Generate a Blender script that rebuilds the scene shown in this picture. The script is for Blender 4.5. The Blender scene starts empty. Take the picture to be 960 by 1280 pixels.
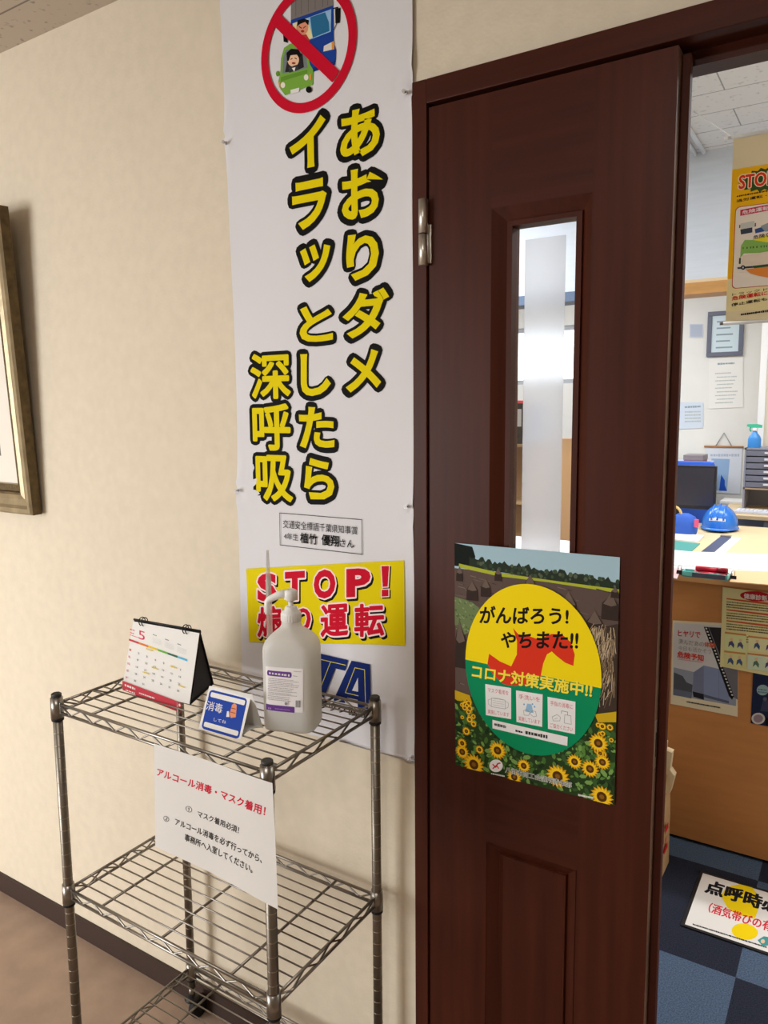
import bpy, bmesh, math, random
import numpy as np
from mathutils import Vector, Matrix
from mathutils.geometry import tessellate_polygon

random.seed(7)
sc = bpy.context.scene
col = sc.collection
PI = math.pi

# ------------------------------------------------------------------ camera
F_PX, OX, OY = 946.5, -1.9, -15.0
CAM = Vector((0.6966, -1.2161, 1.4860))
YAW, PITCH, ROLL = -0.56862, 0.12025, -0.00884


def cam_axes():
    sy, cy, sp, cp = math.sin(YAW), math.cos(YAW), math.sin(PITCH), math.cos(PITCH)
    fwd = Vector((sy * cp, cy * cp, -sp))
    right = Vector((cy, -sy, 0))
    up = right.cross(fwd)
    cr, sr = math.cos(ROLL), math.sin(ROLL)
    return cr * right + sr * up, -sr * right + cr * up, fwd


RIGHT, UP, FWD = cam_axes()
cd = bpy.data.cameras.new('camera')
cd.sensor_fit = 'VERTICAL'
cd.sensor_height = 36.0
cd.lens = F_PX / 1280 * 36.0
cd.shift_x = -OX / 1280
cd.shift_y = OY / 1280
cd.clip_start = 0.02
cam = bpy.data.objects.new('camera', cd)
col.objects.link(cam)
M3 = Matrix((RIGHT, UP, -FWD)).transposed()
cam.matrix_world = Matrix.Translation(CAM) @ M3.to_4x4()
sc.camera = cam

# ------------------------------------------------------------------ world, lights, exposure
sc.view_settings.view_transform = 'Standard'
sc.view_settings.look = 'None'
sc.view_settings.gamma = 1.0
sc.view_settings.use_curve_mapping = False
sc.view_settings.exposure = 0.0
world = bpy.data.worlds.new('daylight')
sc.world = world
world.use_nodes = True
world.node_tree.nodes['Background'].inputs[0].default_value = (0.86, 0.93, 1.0, 1)
world.node_tree.nodes['Background'].inputs[1].default_value = 3.6
sc.cycles.use_denoising = True


def area(name, loc, aim, sx, sy, power, color):
    l = bpy.data.lights.new(name, 'AREA')
    l.shape = 'RECTANGLE'
    l.size, l.size_y, l.energy, l.color = sx, sy, power, color
    o = bpy.data.objects.new(name, l)
    col.objects.link(o)
    o.location = loc
    o.rotation_euler = (Vector(aim) - Vector(loc)).to_track_quat('-Z', 'Y').to_euler()
    return o


# lobby: two ceiling lamps and the daylight of the entrance behind the photographer, at the left
area('lobby_ceiling_lamp', (0.35, -1.55, 2.37), (0.35, -1.55, 0), 0.30, 0.30, 12, (1.0, 0.955, 0.89))
area('lobby_ceiling_lamp', (-2.3, -1.9, 2.37), (-2.3, -1.9, 0), 0.7, 0.7, 2, (1.0, 0.955, 0.89))
e_ = area('entrance_daylight', (-2.5, -3.16, 1.10), (-1.9, 0, 0.35), 1.5, 1.7, 40, (1.0, 0.985, 0.96))
e_.data.spread = math.radians(120)
# office: rows of ceiling fluorescents beyond the soffit, daylight from the far window
area('office_fluorescent_lamp', (0.5, 3.5, 2.58), (0.5, 3.5, 0), 2.4, 0.5, 42, (0.93, 0.96, 1.0))
area('office_fluorescent_lamp', (-1.6, 4.4, 2.58), (-1.6, 4.4, 0), 2.0, 0.5, 36, (0.93, 0.96, 1.0))
area('counter_fill_light', (1.75, 1.75, 2.58), (1.75, 1.75, 0), 1.2, 0.3, 36, (0.95, 0.97, 1.0))  # added fill light, out of view, to brighten the soffit
area('counter_fill_light', (-1.35, 1.75, 2.58), (-1.35, 1.75, 0), 1.2, 0.3, 48, (0.95, 0.97, 1.0))  # its added twin on the left, also brightens the frosted door strip
area('entry_fill_light', (1.9, 0.8, 2.58), (1.9, 0.8, 0), 0.9, 0.4, 19, (1.0, 0.97, 0.92))  # added fill light to lift the counter front, no fixture of the place

# ------------------------------------------------------------------ helpers
def lin(r, g, b):
    return tuple(((c / 255) / 12.92 if c / 255 <= 0.04045 else ((c / 255 + 0.055) / 1.055) ** 2.4) for c in (r, g, b)) + (1,)


MATS = {}


def mat(name, rgb, rough=0.5, metal=0.0, spec=0.5, noise=None, bump=None, trans=0.0, ior=1.45, emit=0.0, coat=0.0):
    """noise = (scale, amount, stretch xyz) mottles the colour; bump = (scale, strength)."""
    if name in MATS:
        return MATS[name]
    m = bpy.data.materials.new(name)
    m.use_nodes = True
    nt = m.node_tree
    b = nt.nodes['Principled BSDF']
    c = lin(*rgb)
    b.inputs['Base Color'].default_value = c
    b.inputs['Roughness'].default_value = rough
    b.inputs['Metallic'].default_value = metal
    b.inputs['Specular IOR Level'].default_value = spec
    b.inputs['Transmission Weight'].default_value = trans
    b.inputs['IOR'].default_value = ior
    b.inputs['Coat Weight'].default_value = coat
    tc = nt.nodes.new('ShaderNodeTexCoord')
    if noise:
        mp = nt.nodes.new('ShaderNodeMapping')
        mp.inputs['Scale'].default_value = noise[2] if len(noise) > 2 else (1, 1, 1)
        n = nt.nodes.new('ShaderNodeTexNoise')
        n.inputs['Scale'].default_value = noise[0]
        n.inputs['Detail'].default_value = 6
        r = nt.nodes.new('ShaderNodeValToRGB')
        a = noise[1]
        r.color_ramp.elements[0].position = 0.3
        r.color_ramp.elements[1].position = 0.7
        r.color_ramp.elements[0].color = tuple(max(0, x * (1 - a)) for x in c[:3]) + (1,)
        r.color_ramp.elements[1].color = tuple(min(1, x * (1 + a)) for x in c[:3]) + (1,)
        nt.links.new(tc.outputs['Object'], mp.inputs[0])
        nt.links.new(mp.outputs[0], n.inputs['Vector'])
        nt.links.new(n.outputs[0], r.inputs[0])
        nt.links.new(r.outputs[0], b.inputs['Base Color'])
    if bump:
        n2 = nt.nodes.new('ShaderNodeTexNoise')
        n2.inputs['Scale'].default_value = bump[0]
        n2.inputs['Detail'].default_value = 4
        bp = nt.nodes.new('ShaderNodeBump')
        bp.inputs['Strength'].default_value = bump[1]
        bp.inputs['Distance'].default_value = 0.004
        nt.links.new(tc.outputs['Object'], n2.inputs['Vector'])
        nt.links.new(n2.outputs[0], bp.inputs['Height'])
        nt.links.new(bp.outputs[0], b.inputs['Normal'])
    if emit:
        b.inputs['Emission Color'].default_value = c
        b.inputs['Emission Strength'].default_value = emit
    MATS[name] = m
    return m


def ink(r, g, b):
    return mat('ink_%d_%d_%d' % (r, g, b), (r, g, b), 0.6, spec=0.08)


def tile_ceiling(name, rgb, tx, ty, ox=0.0, oy=0.0, speck=0.55):
    """Speckled mineral fibre tiles with thin seams."""
    m = mat(name, rgb, 0.9, spec=0.1)
    nt = m.node_tree
    b = nt.nodes['Principled BSDF']
    tc = nt.nodes.new('ShaderNodeTexCoord')
    mp = nt.nodes.new('ShaderNodeMapping')
    mp.inputs['Location'].default_value = (ox, oy, 0)
    br = nt.nodes.new('ShaderNodeTexBrick')
    br.offset = 0.5
    c = lin(*rgb)
    br.inputs['Color1'].default_value = c
    br.inputs['Color2'].default_value = tuple(x * 0.98 for x in c[:3]) + (1,)
    br.inputs['Mortar'].default_value = tuple(x * 0.45 for x in c[:3]) + (1,)
    br.inputs['Scale'].default_value = 1.0
    br.inputs['Mortar Size'].default_value = 0.0025
    br.inputs['Brick Width'].default_value = tx
    br.inputs['Row Height'].default_value = ty
    n = nt.nodes.new('ShaderNodeTexNoise')
    n.inputs['Scale'].default_value = 45
    n.inputs['Detail'].default_value = 3
    r = nt.nodes.new('ShaderNodeValToRGB')
    r.color_ramp.elements[0].position = 0.30
    r.color_ramp.elements[0].color = (speck, speck, speck, 1)
    r.color_ramp.elements[1].position = 0.40
    r.color_ramp.elements[1].color = (1, 1, 1, 1)
    mx = nt.nodes.new('ShaderNodeMix')
    mx.data_type = 'RGBA'
    mx.blend_type = 'MULTIPLY'
    mx.inputs[0].default_value = 1.0
    nt.links.new(tc.outputs['Object'], mp.inputs[0])
    nt.links.new(mp.outputs[0], br.inputs['Vector'])
    nt.links.new(tc.outputs['Object'], n.inputs['Vector'])
    nt.links.new(n.outputs[0], r.inputs[0])
    nt.links.new(br.outputs['Color'], mx.inputs[6])
    nt.links.new(r.outputs[0], mx.inputs[7])
    nt.links.new(mx.outputs[2], b.inputs['Base Color'])
    return m


def carpet_mat():
    m = mat('carpet_tiles', (60, 75, 105), 0.95, spec=0.05, bump=(400, 0.6))
    nt = m.node_tree
    b = nt.nodes['Principled BSDF']
    tc = nt.nodes.new('ShaderNodeTexCoord')
    mp = nt.nodes.new('ShaderNodeMapping')
    s = 1 / 0.48
    mp.inputs['Scale'].default_value = (s, s, s)
    mp.inputs['Location'].default_value = (-0.488 * s, -0.806 * s, 0.5)
    ch = nt.nodes.new('ShaderNodeTexChecker')
    ch.inputs['Scale'].default_value = 1.0
    ch.inputs['Color1'].default_value = lin(45, 48, 60)
    ch.inputs['Color2'].default_value = lin(82, 98, 120)
    n = nt.nodes.new('ShaderNodeTexNoise')
    n.inputs['Scale'].default_value = 260
    n.inputs['Detail'].default_value = 5
    r = nt.nodes.new('ShaderNodeValToRGB')
    r.color_ramp.elements[0].position = 0.3
    r.color_ramp.elements[0].color = (0.6, 0.6, 0.6, 1)
    r.color_ramp.elements[1].position = 0.7
    r.color_ramp.elements[1].color = (1.3, 1.3, 1.3, 1)
    mx = nt.nodes.new('ShaderNodeMix')
    mx.data_type = 'RGBA'
    mx.blend_type = 'MULTIPLY'
    mx.inputs[0].default_value = 1.0
    nt.links.new(tc.outputs['Object'], mp.inputs[0])
    nt.links.new(mp.outputs[0], ch.inputs['Vector'])
    nt.links.new(tc.outputs['Object'], n.inputs['Vector'])
    nt.links.new(n.outputs[0], r.inputs[0])
    nt.links.new(ch.outputs['Color'], mx.inputs[6])
    nt.links.new(r.outputs[0], mx.inputs[7])
    nt.links.new(mx.outputs[2], b.inputs['Base Color'])
    return m


def clear_glass(name, tint=(1, 1, 1, 1), gloss=0.12, frost=0.0):
    """Thin pane: mostly see-through with a weak mirror reflection; frost adds a milky film."""
    if name in MATS:
        return MATS[name]
    m = bpy.data.materials.new(name)
    m.use_nodes = True
    nt = m.node_tree
    nt.nodes.clear()
    out = nt.nodes.new('ShaderNodeOutputMaterial')
    tr = nt.nodes.new('ShaderNodeBsdfTransparent')
    tr.inputs[0].default_value = tint
    gl = nt.nodes.new('ShaderNodeBsdfGlossy')
    gl.inputs['Roughness'].default_value = 0.03
    mx = nt.nodes.new('ShaderNodeMixShader')
    mx.inputs[0].default_value = gloss
    nt.links.new(tr.outputs[0], mx.inputs[1])
    nt.links.new(gl.outputs[0], mx.inputs[2])
    last = mx
    if frost:
        tl = nt.nodes.new('ShaderNodeBsdfTranslucent')
        tl.inputs[0].default_value = (0.95, 0.97, 1.0, 1)
        rf = nt.nodes.new('ShaderNodeBsdfRefraction')
        rf.inputs['Roughness'].default_value = 0.22
        rf.inputs['IOR'].default_value = 1.2
        ma = nt.nodes.new('ShaderNodeMixShader')
        ma.inputs[0].default_value = 0.5
        nt.links.new(rf.outputs[0], ma.inputs[1])
        nt.links.new(tl.outputs[0], ma.inputs[2])
        tl = ma
        m2 = nt.nodes.new('ShaderNodeMixShader')
        m2.inputs[0].default_value = frost
        nt.links.new(mx.outputs[0], m2.inputs[1])
        nt.links.new(tl.outputs[0], m2.inputs[2])
        last = m2
    nt.links.new(last.outputs[0], out.inputs[0])
    MATS[name] = m
    return m


def ray(u, v):
    return RIGHT * ((u - 480 - OX) / F_PX) + UP * ((640 + OY - v) / F_PX) + FWD


def hit(u, v, O, N):
    """The point of the plane through O with normal N that the photograph shows at (u, v)."""
    d = ray(u, v)
    return CAM + d * ((Vector(O) - CAM).dot(Vector(N)) / d.dot(Vector(N)))


def at_y(u, v, y):
    return hit(u, v, (0, y, 0), (0, 1, 0))


def at_z(u, v, z):
    return hit(u, v, (0, 0, z), (0, 0, 1))


class MB:
    """Collects shapes into one mesh; .build links it as ONE object."""

    def __init__(self):
        self.bm = bmesh.new()
        self.mats = []

    def mi(self, m):
        if m not in self.mats:
            self.mats.append(m)
        return self.mats.index(m)

    def face(self, pts, m, smooth=False):
        try:
            f = self.bm.faces.new([self.bm.verts.new(p) for p in pts])
            f.material_index = self.mi(m)
            f.smooth = smooth
        except ValueError:
            pass

    def box(self, lo, hi, m, bevel=0.0, M=None):
        b = bmesh.new()
        bmesh.ops.create_cube(b, size=1)
        for v in b.verts:
            v.co = Vector([(lo[i] + hi[i]) / 2 + v.co[i] * (hi[i] - lo[i]) for i in range(3)])
        if bevel:
            bmesh.ops.bevel(b, geom=b.edges[:], offset=bevel, segments=2, affect='EDGES', profile=0.6)
        self.merge(b, m, M)

    def merge(self, b, m, M=None, smooth=False):
        idx = self.mi(m)
        vm = {}
        for v in b.verts:
            vm[v] = self.bm.verts.new(M @ v.co if M else v.co)
        for f in b.faces:
            try:
                g = self.bm.faces.new([vm[v] for v in f.verts])
                g.material_index = idx
                g.smooth = smooth or f.smooth
            except ValueError:
                pass
        b.free()

    def tube(self, pts, r, m, n=8, cap=True, rad=None):
        """Round tube along a polyline, radius r (or one per point in rad)."""
        pts = [Vector(p) for p in pts]
        idx = self.mi(m)
        rings = []
        prev = None
        for i, p in enumerate(pts):
            a = pts[max(i - 1, 0)]
            c = pts[min(i + 1, len(pts) - 1)]
            t = (c - a).normalized()
            ref = prev if prev is not None else (Vector((0, 0, 1)) if abs(t.z) < 0.9 else Vector((1, 0, 0)))
            u = (ref - t * ref.dot(t))
            if u.length < 1e-6:
                u = t.orthogonal()
            u.normalize()
            w = t.cross(u)
            prev = u
            rr = rad[i] if rad else r
            rings.append([self.bm.verts.new(p + (u * math.cos(2 * PI * k / n) + w * math.sin(2 * PI * k / n)) * rr) for k in range(n)])
        for A, B in zip(rings, rings[1:]):
            for k in range(n):
                f = self.bm.faces.new((A[k], A[(k + 1) % n], B[(k + 1) % n], B[k]))
                f.material_index = idx
                f.smooth = True
        if cap:
            for R_, rev in ((rings[0], True), (rings[-1], False)):
                f = self.bm.faces.new(R_[::-1] if rev else R_)
                f.material_index = idx

    def lathe(self, c, prof, m, n=32, sx=1.0, sy=1.0, pw=2.0, rot=0.0, cap=True):
        """Rings at heights: prof = [(radius, z)]; sx, sy squash, pw > 2 squares the plan off."""
        idx = self.mi(m)
        rings = []
        for r, z in prof:
            R_ = []
            for k in range(n):
                a = 2 * PI * k / n
                ca, sa = math.cos(a), math.sin(a)
                x = math.copysign(abs(ca) ** (2 / pw), ca) * r * sx
                y = math.copysign(abs(sa) ** (2 / pw), sa) * r * sy
                R_.append(self.bm.verts.new((c[0] + x * math.cos(rot) - y * math.sin(rot), c[1] + x * math.sin(rot) + y * math.cos(rot), c[2] + z)))
            rings.append(R_)
        for A, B in zip(rings, rings[1:]):
            for k in range(n):
                f = self.bm.faces.new((A[k], A[(k + 1) % n], B[(k + 1) % n], B[k]))
                f.material_index = idx
                f.smooth = True
        if cap:
            for R_, rev in ((rings[0], True), (rings[-1], False)):
                f = self.bm.faces.new(R_[::-1] if rev else R_)
                f.material_index = idx

    def prism(self, poly, d, m):
        """Polygon (3-D points) thickened by the vector d."""
        d = Vector(d)
        P = [Vector(p) for p in poly]
        for t in tessellate_polygon([P]):
            self.face([P[i] for i in t], m)
            self.face([P[i] + d for i in t][::-1], m)
        for i in range(len(P)):
            a, b = P[i], P[(i + 1) % len(P)]
            self.face([a, b, b + d, a + d], m)

    def build(self, name, parent=None, recenter=True):
        bm = self.bm
        bmesh.ops.remove_doubles(bm, verts=bm.verts[:], dist=1e-7)
        me = bpy.data.meshes.new(name)
        off = Vector((0, 0, 0))
        if parent is None and recenter and bm.verts:
            lo = Vector([min(v.co[i] for v in bm.verts) for i in range(3)])
            hi = Vector([max(v.co[i] for v in bm.verts) for i in range(3)])
            off = Vector(((lo.x + hi.x) / 2, (lo.y + hi.y) / 2, lo.z))
        elif parent is not None:
            off = world_loc(parent)
        for v in bm.verts:
            v.co -= off
        bm.to_mesh(me)
        bm.free()
        for m in self.mats:
            me.materials.append(m)
        o = bpy.data.objects.new(name, me)
        col.objects.link(o)
        if parent is None:
            o.location = off
        else:
            o.parent = parent
        return o


def world_loc(o):
    l = Vector(o.location)
    while o.parent:
        o = o.parent
        l += o.location
    return l


def thing(name, label, cat, loc, group=None):
    o = bpy.data.objects.new(name, None)
    o.empty_display_size = 0.05
    col.objects.link(o)
    o.location = loc
    return tag(o, label, cat, group)


def tag(o, label, cat, group=None):
    o['label'] = label
    o['category'] = cat
    if group:
        o['group'] = group
    return o


def struct(o):
    o['kind'] = 'structure'
    return o


# ---- lettering -------------------------------------------------------------
TXT = {}


def text_mesh(body, bold=0.0, res=3):
    """(verts 2-D, polygons, boundary edges) of a line of text, in em."""
    key = (body, bold, res)
    if key in TXT:
        return TXT[key]
    c = bpy.data.curves.new('lettering', 'FONT')
    c.body = body
    c.resolution_u = res
    c.offset = bold
    o = bpy.data.objects.new('lettering', c)
    col.objects.link(o)
    dg = bpy.context.evaluated_depsgraph_get()
    dg.update()
    me = bpy.data.meshes.new_from_object(o.evaluated_get(dg))
    V = [(v.co.x, v.co.y) for v in me.vertices]
    Fc = [tuple(p.vertices) for p in me.polygons]
    cnt = {}
    for f in Fc:
        for i in range(len(f)):
            e = tuple(sorted((f[i], f[(i + 1) % len(f)])))
            cnt[e] = cnt.get(e, 0) + 1
    E = [e for e, k in cnt.items() if k == 1]
    bpy.data.objects.remove(o)
    bpy.data.curves.remove(c)
    bpy.data.meshes.remove(me)
    TXT[key] = (V, Fc, E)
    return TXT[key]


class Sheet(MB):
    """A printed sheet on the plane through O with axes U (right) and V (up): each print layer lies a hair above the last.
    Points may be given in the pixels of an enlarged crop of the photograph (x0, y0, enlargement)."""

    def __init__(self, O, U=(1, 0, 0), V=(0, 0, 1), crop=(0, 0, 1), step=0.00003):
        super().__init__()
        self.O, self.U, self.V = Vector(O), Vector(U).normalized(), Vector(V).normalized()
        self.N = self.U.cross(self.V)
        self.crop = crop
        self.w = 0.0
        self.slab = None
        self.step = step
        self.warp = None

    def px(self, x, y):
        p = hit(self.crop[0] + x / self.crop[2], self.crop[1] + y / self.crop[2], self.O, self.N) - self.O
        return (p.dot(self.U), p.dot(self.V))

    def at(self, u, v, w=None):
        w = self.w if w is None else w
        if self.warp:
            w += self.warp(u, v)
        return self.O + self.U * u + self.V * v + self.N * w

    def up(self):
        if self.slab:
            self.w = self.slab[0] + random.random() * self.slab[1]
        else:
            self.w += self.step

    def scatter(self, depth=0.00015):
        """The prints that follow lie in random order inside one thin layer, until settle()."""
        self.slab = (self.w + self.step, depth)

    def settle(self):
        self.w = self.slab[0] + self.slab[1]
        self.slab = None

    def uv_poly(self, pts, m):
        self.up()
        P = [Vector((a, b, 0)) for a, b in pts]
        for t in tessellate_polygon([P]):
            q = [P[i] for i in t]
            if (q[1] - q[0]).cross(q[2] - q[0]).z < 0:
                q.reverse()
            self.face([self.at(a.x, a.y) for a in q], m)

    def poly(self, pts, m):
        self.uv_poly([self.px(*p) for p in pts], m)

    def base(self, pts, m, thick=0.0006, uv=False):
        P = pts if uv else [self.px(*p) for p in pts]
        n = len(P)
        self.face([self.at(a, b, thick) for a, b in P], m)
        self.face([self.at(a, b, 0.0) for a, b in P][::-1], m)
        for i in range(n):
            a, b = P[i], P[(i + 1) % n]
            self.face([self.at(*a, 0.0), self.at(*b, 0.0), self.at(*b, thick), self.at(*a, thick)], m)
        self.w = thick

    def ell(self, cx, cy, rx, ry, m, n=36, a0=0.0, a1=2 * PI, rot=0.0):
        pts = []
        full = abs(a1 - a0) >= 2 * PI - 1e-6
        for k in range(n if full else n + 1):
            a = a0 + (a1 - a0) * k / n
            x, y = rx * math.cos(a), ry * math.sin(a)
            pts.append((cx + x * math.cos(rot) - y * math.sin(rot), cy + x * math.sin(rot) + y * math.cos(rot)))
        self.poly(pts, m)

    def uv_line(self, pts, wd, m, closed=False):
        self.up()
        seg = list(zip(pts, pts[1:] + ([pts[0]] if closed else [])))
        if not closed:
            seg = seg[:len(pts) - 1]
        for a, b in seg:
            a, b = Vector(a), Vector(b)
            d = (b - a)
            if d.length < 1e-7:
                continue
            d.normalize()
            nrm = Vector((-d.y, d.x)) * wd / 2
            e = d * wd * 0.3
            q = [a - nrm - e, b - nrm + e, b + nrm + e, a + nrm - e]
            self.face([self.at(p.x, p.y, self.w + random.random() * self.step * 0.4) for p in q], m)

    def line(self, pts, wd, m, closed=False):
        self.uv_line([self.px(*p) for p in pts], wd, m, closed)

    def text(self, body, quad, m, bold=0.012, stroke=None, stroke_m=None, shadow=None, res=3, uv=False, sharp=0.0):
        """Fits the inked box of body into quad (TL, TR, BR, BL); bold and stroke fatten it, in em."""
        V, Fc, E = text_mesh(body, sharp, res)
        if not V:
            return
        x0, x1 = min(p[0] for p in V), max(p[0] for p in V)
        y0, y1 = min(p[1] for p in V), max(p[1] for p in V)
        Q = [Vector(q if uv else self.px(*q)) for q in quad]
        em = min((Q[1] - Q[0]).length / max(x1 - x0, 1e-6), (Q[3] - Q[0]).length / max(y1 - y0, 1e-6))
        pts = []
        for x, y in V:
            a, t = (x - x0) / max(x1 - x0, 1e-6), (y - y0) / max(y1 - y0, 1e-6)
            pts.append(Q[3] * (1 - a) * (1 - t) + Q[2] * a * (1 - t) + Q[1] * a * t + Q[0] * (1 - a) * t)

        def fat(r, mm, dx=0.0, dy=0.0):
            self.up()
            o = Vector((dx, dy))
            if r > 0:
                r *= em
                n8 = [Vector((math.cos(k * PI / 4), math.sin(k * PI / 4))) * r for k in range(8)]
                done = set()
                for a, b in E:
                    A, B = pts[a], pts[b]
                    d = B - A
                    if d.length > 1e-7:
                        d.normalize()
                        nn = Vector((-d.y, d.x)) * r
                        z = self.w + random.random() * self.step * 0.6
                        self.face([self.at(p.x + dx, p.y + dy, z) for p in (A - nn, B - nn, B + nn, A + nn)], mm)
                    for i in (a, b):
                        if i not in done:
                            done.add(i)
                            z = self.w + random.random() * self.step * 0.6
                            self.face([self.at(*(pts[i] + c + o), z) for c in n8], mm)
            for f in Fc:
                self.face([self.at(*(pts[i] + o), self.w + self.step * 0.65) for i in f], mm)
        if shadow:
            fat(stroke, shadow[0], shadow[1], shadow[2])
        if stroke:
            fat(stroke, stroke_m)
        fat(bold, m)

    def dashes(self, a, b, h, m, gap=0.25, mean=3.0):
        """A row of unreadably small print: short bars from a to b, h high (crop pixels)."""
        self.up()
        A, B = Vector(a), Vector(b)
        L = (B - A).length
        t = 0.0
        while t < L:
            w = h * random.uniform(0.5, 1.0) * mean / 3
            p, q = A.lerp(B, t / L), A.lerp(B, min(t + w, L) / L)
            hh = h * random.uniform(0.7, 1.0)
            self.face([self.at(*self.px(*c)) for c in ((p.x, p.y + hh / 2), (q.x, q.y + hh / 2), (q.x, q.y - hh / 2), (p.x, p.y - hh / 2))], m)
            t += w + h * gap * random.uniform(0.6, 1.6)


# ------------------------------------------------------------------ materials of the place
WALL = mat('cream_wallpaper', (221, 209, 188), 0.85, spec=0.15, noise=(38, 0.03), bump=(150, 0.16))
OFFWALL = mat('office_white_wall', (236, 234, 228), 0.85, spec=0.1, noise=(4, 0.02))
CREAMW = mat('office_cream_wall', (232, 222, 200), 0.85, spec=0.1)
SOFFIT = mat('office_soffit', (214, 222, 232), 0.8, spec=0.1, noise=(6, 0.03, (1, 1, 12)))
BASEB = mat('dark_vinyl_baseboard', (58, 42, 36), 0.5)
FLOORM = mat('lobby_floor', (170, 146, 128), 0.55, spec=0.35, noise=(14, 0.10), bump=(90, 0.08))
CEIL = tile_ceiling('lobby_ceiling_tiles', (196, 184, 170), 0.91, 0.455, 0.15, 0.11)
OCEIL = tile_ceiling('office_ceiling_tiles', (242, 239, 234), 1.20, 0.205, 0.40, 0.0, 0.78)
WOODV = mat('dark_door_veneer', (68, 29, 16), 0.42, spec=0.2, noise=(34, 0.22, (1.6, 1.6, 0.07)))
WOODH = mat('dark_door_veneer_rail', (66, 28, 16), 0.42, spec=0.2, noise=(34, 0.22, (0.07, 1.6, 1.6)))
STEEL = mat('satin_steel', (206, 203, 196), 0.38, metal=1.0)
CHROME = mat('dull_chrome_wire', (152, 147, 140), 0.34, metal=1.0, noise=(60, 0.08))
CHROME2 = mat('dull_chrome_post', (136, 129, 119), 0.40, metal=1.0, noise=(40, 0.08))
BLACK = mat('black_plastic', (22, 22, 24), 0.45)
RUBBER = mat('black_rubber', (18, 18, 19), 0.7)
WHITEP = mat('white_paper', (238, 236, 232), 0.7, spec=0.2)
MAPLE = mat('counter_maple_laminate', (196, 134, 78), 0.5, spec=0.3, noise=(7, 0.06, (1, 1, 6)))
LAMW = mat('counter_white_laminate', (240, 240, 242), 0.35)
DESKW = mat('pale_wood_desktop', (226, 200, 156), 0.45, noise=(10, 0.05, (1, 8, 1)))
GREYM = mat('grey_painted_steel', (176, 180, 186), 0.45)

# ------------------------------------------------------------------ structure
ZC, ZO = 2.397, 2.60
XJ = 1.285           # inside of the right jamb
Y_FAR = 5.6


def slab(name, lo, hi, m):
    b = MB()
    b.box(lo, hi, m)
    return struct(b.build(name))


slab('floor', (-3.6, -3.2, -0.06), (2.6, 0.03, 0.0), FLOORM)
slab('floor_office', (-3.6, 0.03, -0.06), (3.6, Y_FAR + 0.1, 0.0), carpet_mat())
for o in (bpy.data.objects['floor_office'],):
    me = o.data
    for v in me.vertices:
        v.co += o.location
    o.location = (0, 0, 0)
slab('ceiling', (-3.7, -3.3, ZC), (2.7, -0.0, ZC + 0.06), CEIL)
slab('ceiling_office', (-3.6, 0.12, ZO), (3.6, Y_FAR + 0.1, ZO + 0.06), OCEIL)
for o in (bpy.data.objects['ceiling_office'], bpy.data.objects['ceiling']):
    for v in o.data.vertices:
        v.co += o.location
    o.location = (0, 0, 0)
# the wall with the banner and the doorway
b = MB()
b.box((-3.7, 0, 0), (0.0, 0.12, ZO + 0.06), WALL)
b.box((0.0, 0, 2.03), (XJ + 0.03, 0.12, ZO + 0.06), WALL)
b.box((XJ + 0.03, 0, 0), (3.7, 0.12, ZO + 0.06), WALL)
struct(b.build('wall_front'))
slab('wall_left', (-3.7, -3.2, 0), (-3.6, 0, ZC), WALL)
slab('wall_right', (2.6, -3.2, 0), (2.7, 0, ZC), WALL)
b = MB()                                # wall behind the photographer, with the glazed entrance at its left
b.box((-3.7, -3.3, 0), (-3.4, -3.2, ZC), WALL)
b.box((-1.6, -3.3, 0), (2.7, -3.2, ZC), WALL)
b.box((-3.4, -3.3, 2.1), (-1.6, -3.2, ZC), WALL)
b.box((-3.4, -3.3, 0.0), (-1.6, -3.2, 0.08), WALL)
struct(b.build('wall_back'))
b = MB()
b.box((-3.6, -0.008, 0.0), (-0.004, 0.0, 0.0592), BASEB)
b.box((XJ + 0.04, -0.008, 0.0), (2.6, 0.0, 0.0592), BASEB)
struct(b.build('baseboard_front'))
# office walls
b = MB()
wx0, wx1, wz0, wz1 = -3.3, -0.80, 1.70, 2.22
b.box((-3.6, Y_FAR, 0), (3.6, Y_FAR + 0.1, wz0), OFFWALL)
b.box((-3.6, Y_FAR, wz1), (3.6, Y_FAR + 0.1, ZO), OFFWALL)
b.box((-3.6, Y_FAR, wz0), (wx0, Y_FAR + 0.1, wz1), OFFWALL)
b.box((wx1, Y_FAR, wz0), (3.6, Y_FAR + 0.1, wz1), OFFWALL)
struct(b.build('wall_far'))
b = MB()
for lo, hi in (((wx0, wz0), (wx1, wz0 + .04)), ((wx0, wz1 - .04), (wx1, wz1)), ((wx0, wz0 + .04), (wx0 + .04, wz1 - .04)), ((wx1 - .04, wz0 + .04), (wx1, wz1 - .04)), ((-2.42, wz0 + .04), (-2.38, wz1 - .04))):
    b.box((lo[0], Y_FAR + 0.02, lo[1]), (hi[0], Y_FAR + 0.07, hi[1]), GREYM)
w1 = struct(b.build('window_1'))
b = MB()
b.box((wx0 + .03, Y_FAR + .043, wz0 + .03), (wx1 - .03, Y_FAR + .047, wz1 - .03), clear_glass('window_glass', gloss=0.05))
b.build('pane', w1)
slab('wall_office_left', (-3.7, 0.12, 0), (-3.6, Y_FAR + 0.1, ZO), OFFWALL)
slab('wall_office_right', (3.6, 0.12, 0), (3.7, Y_FAR + 0.1, ZO), OFFWALL)
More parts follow.
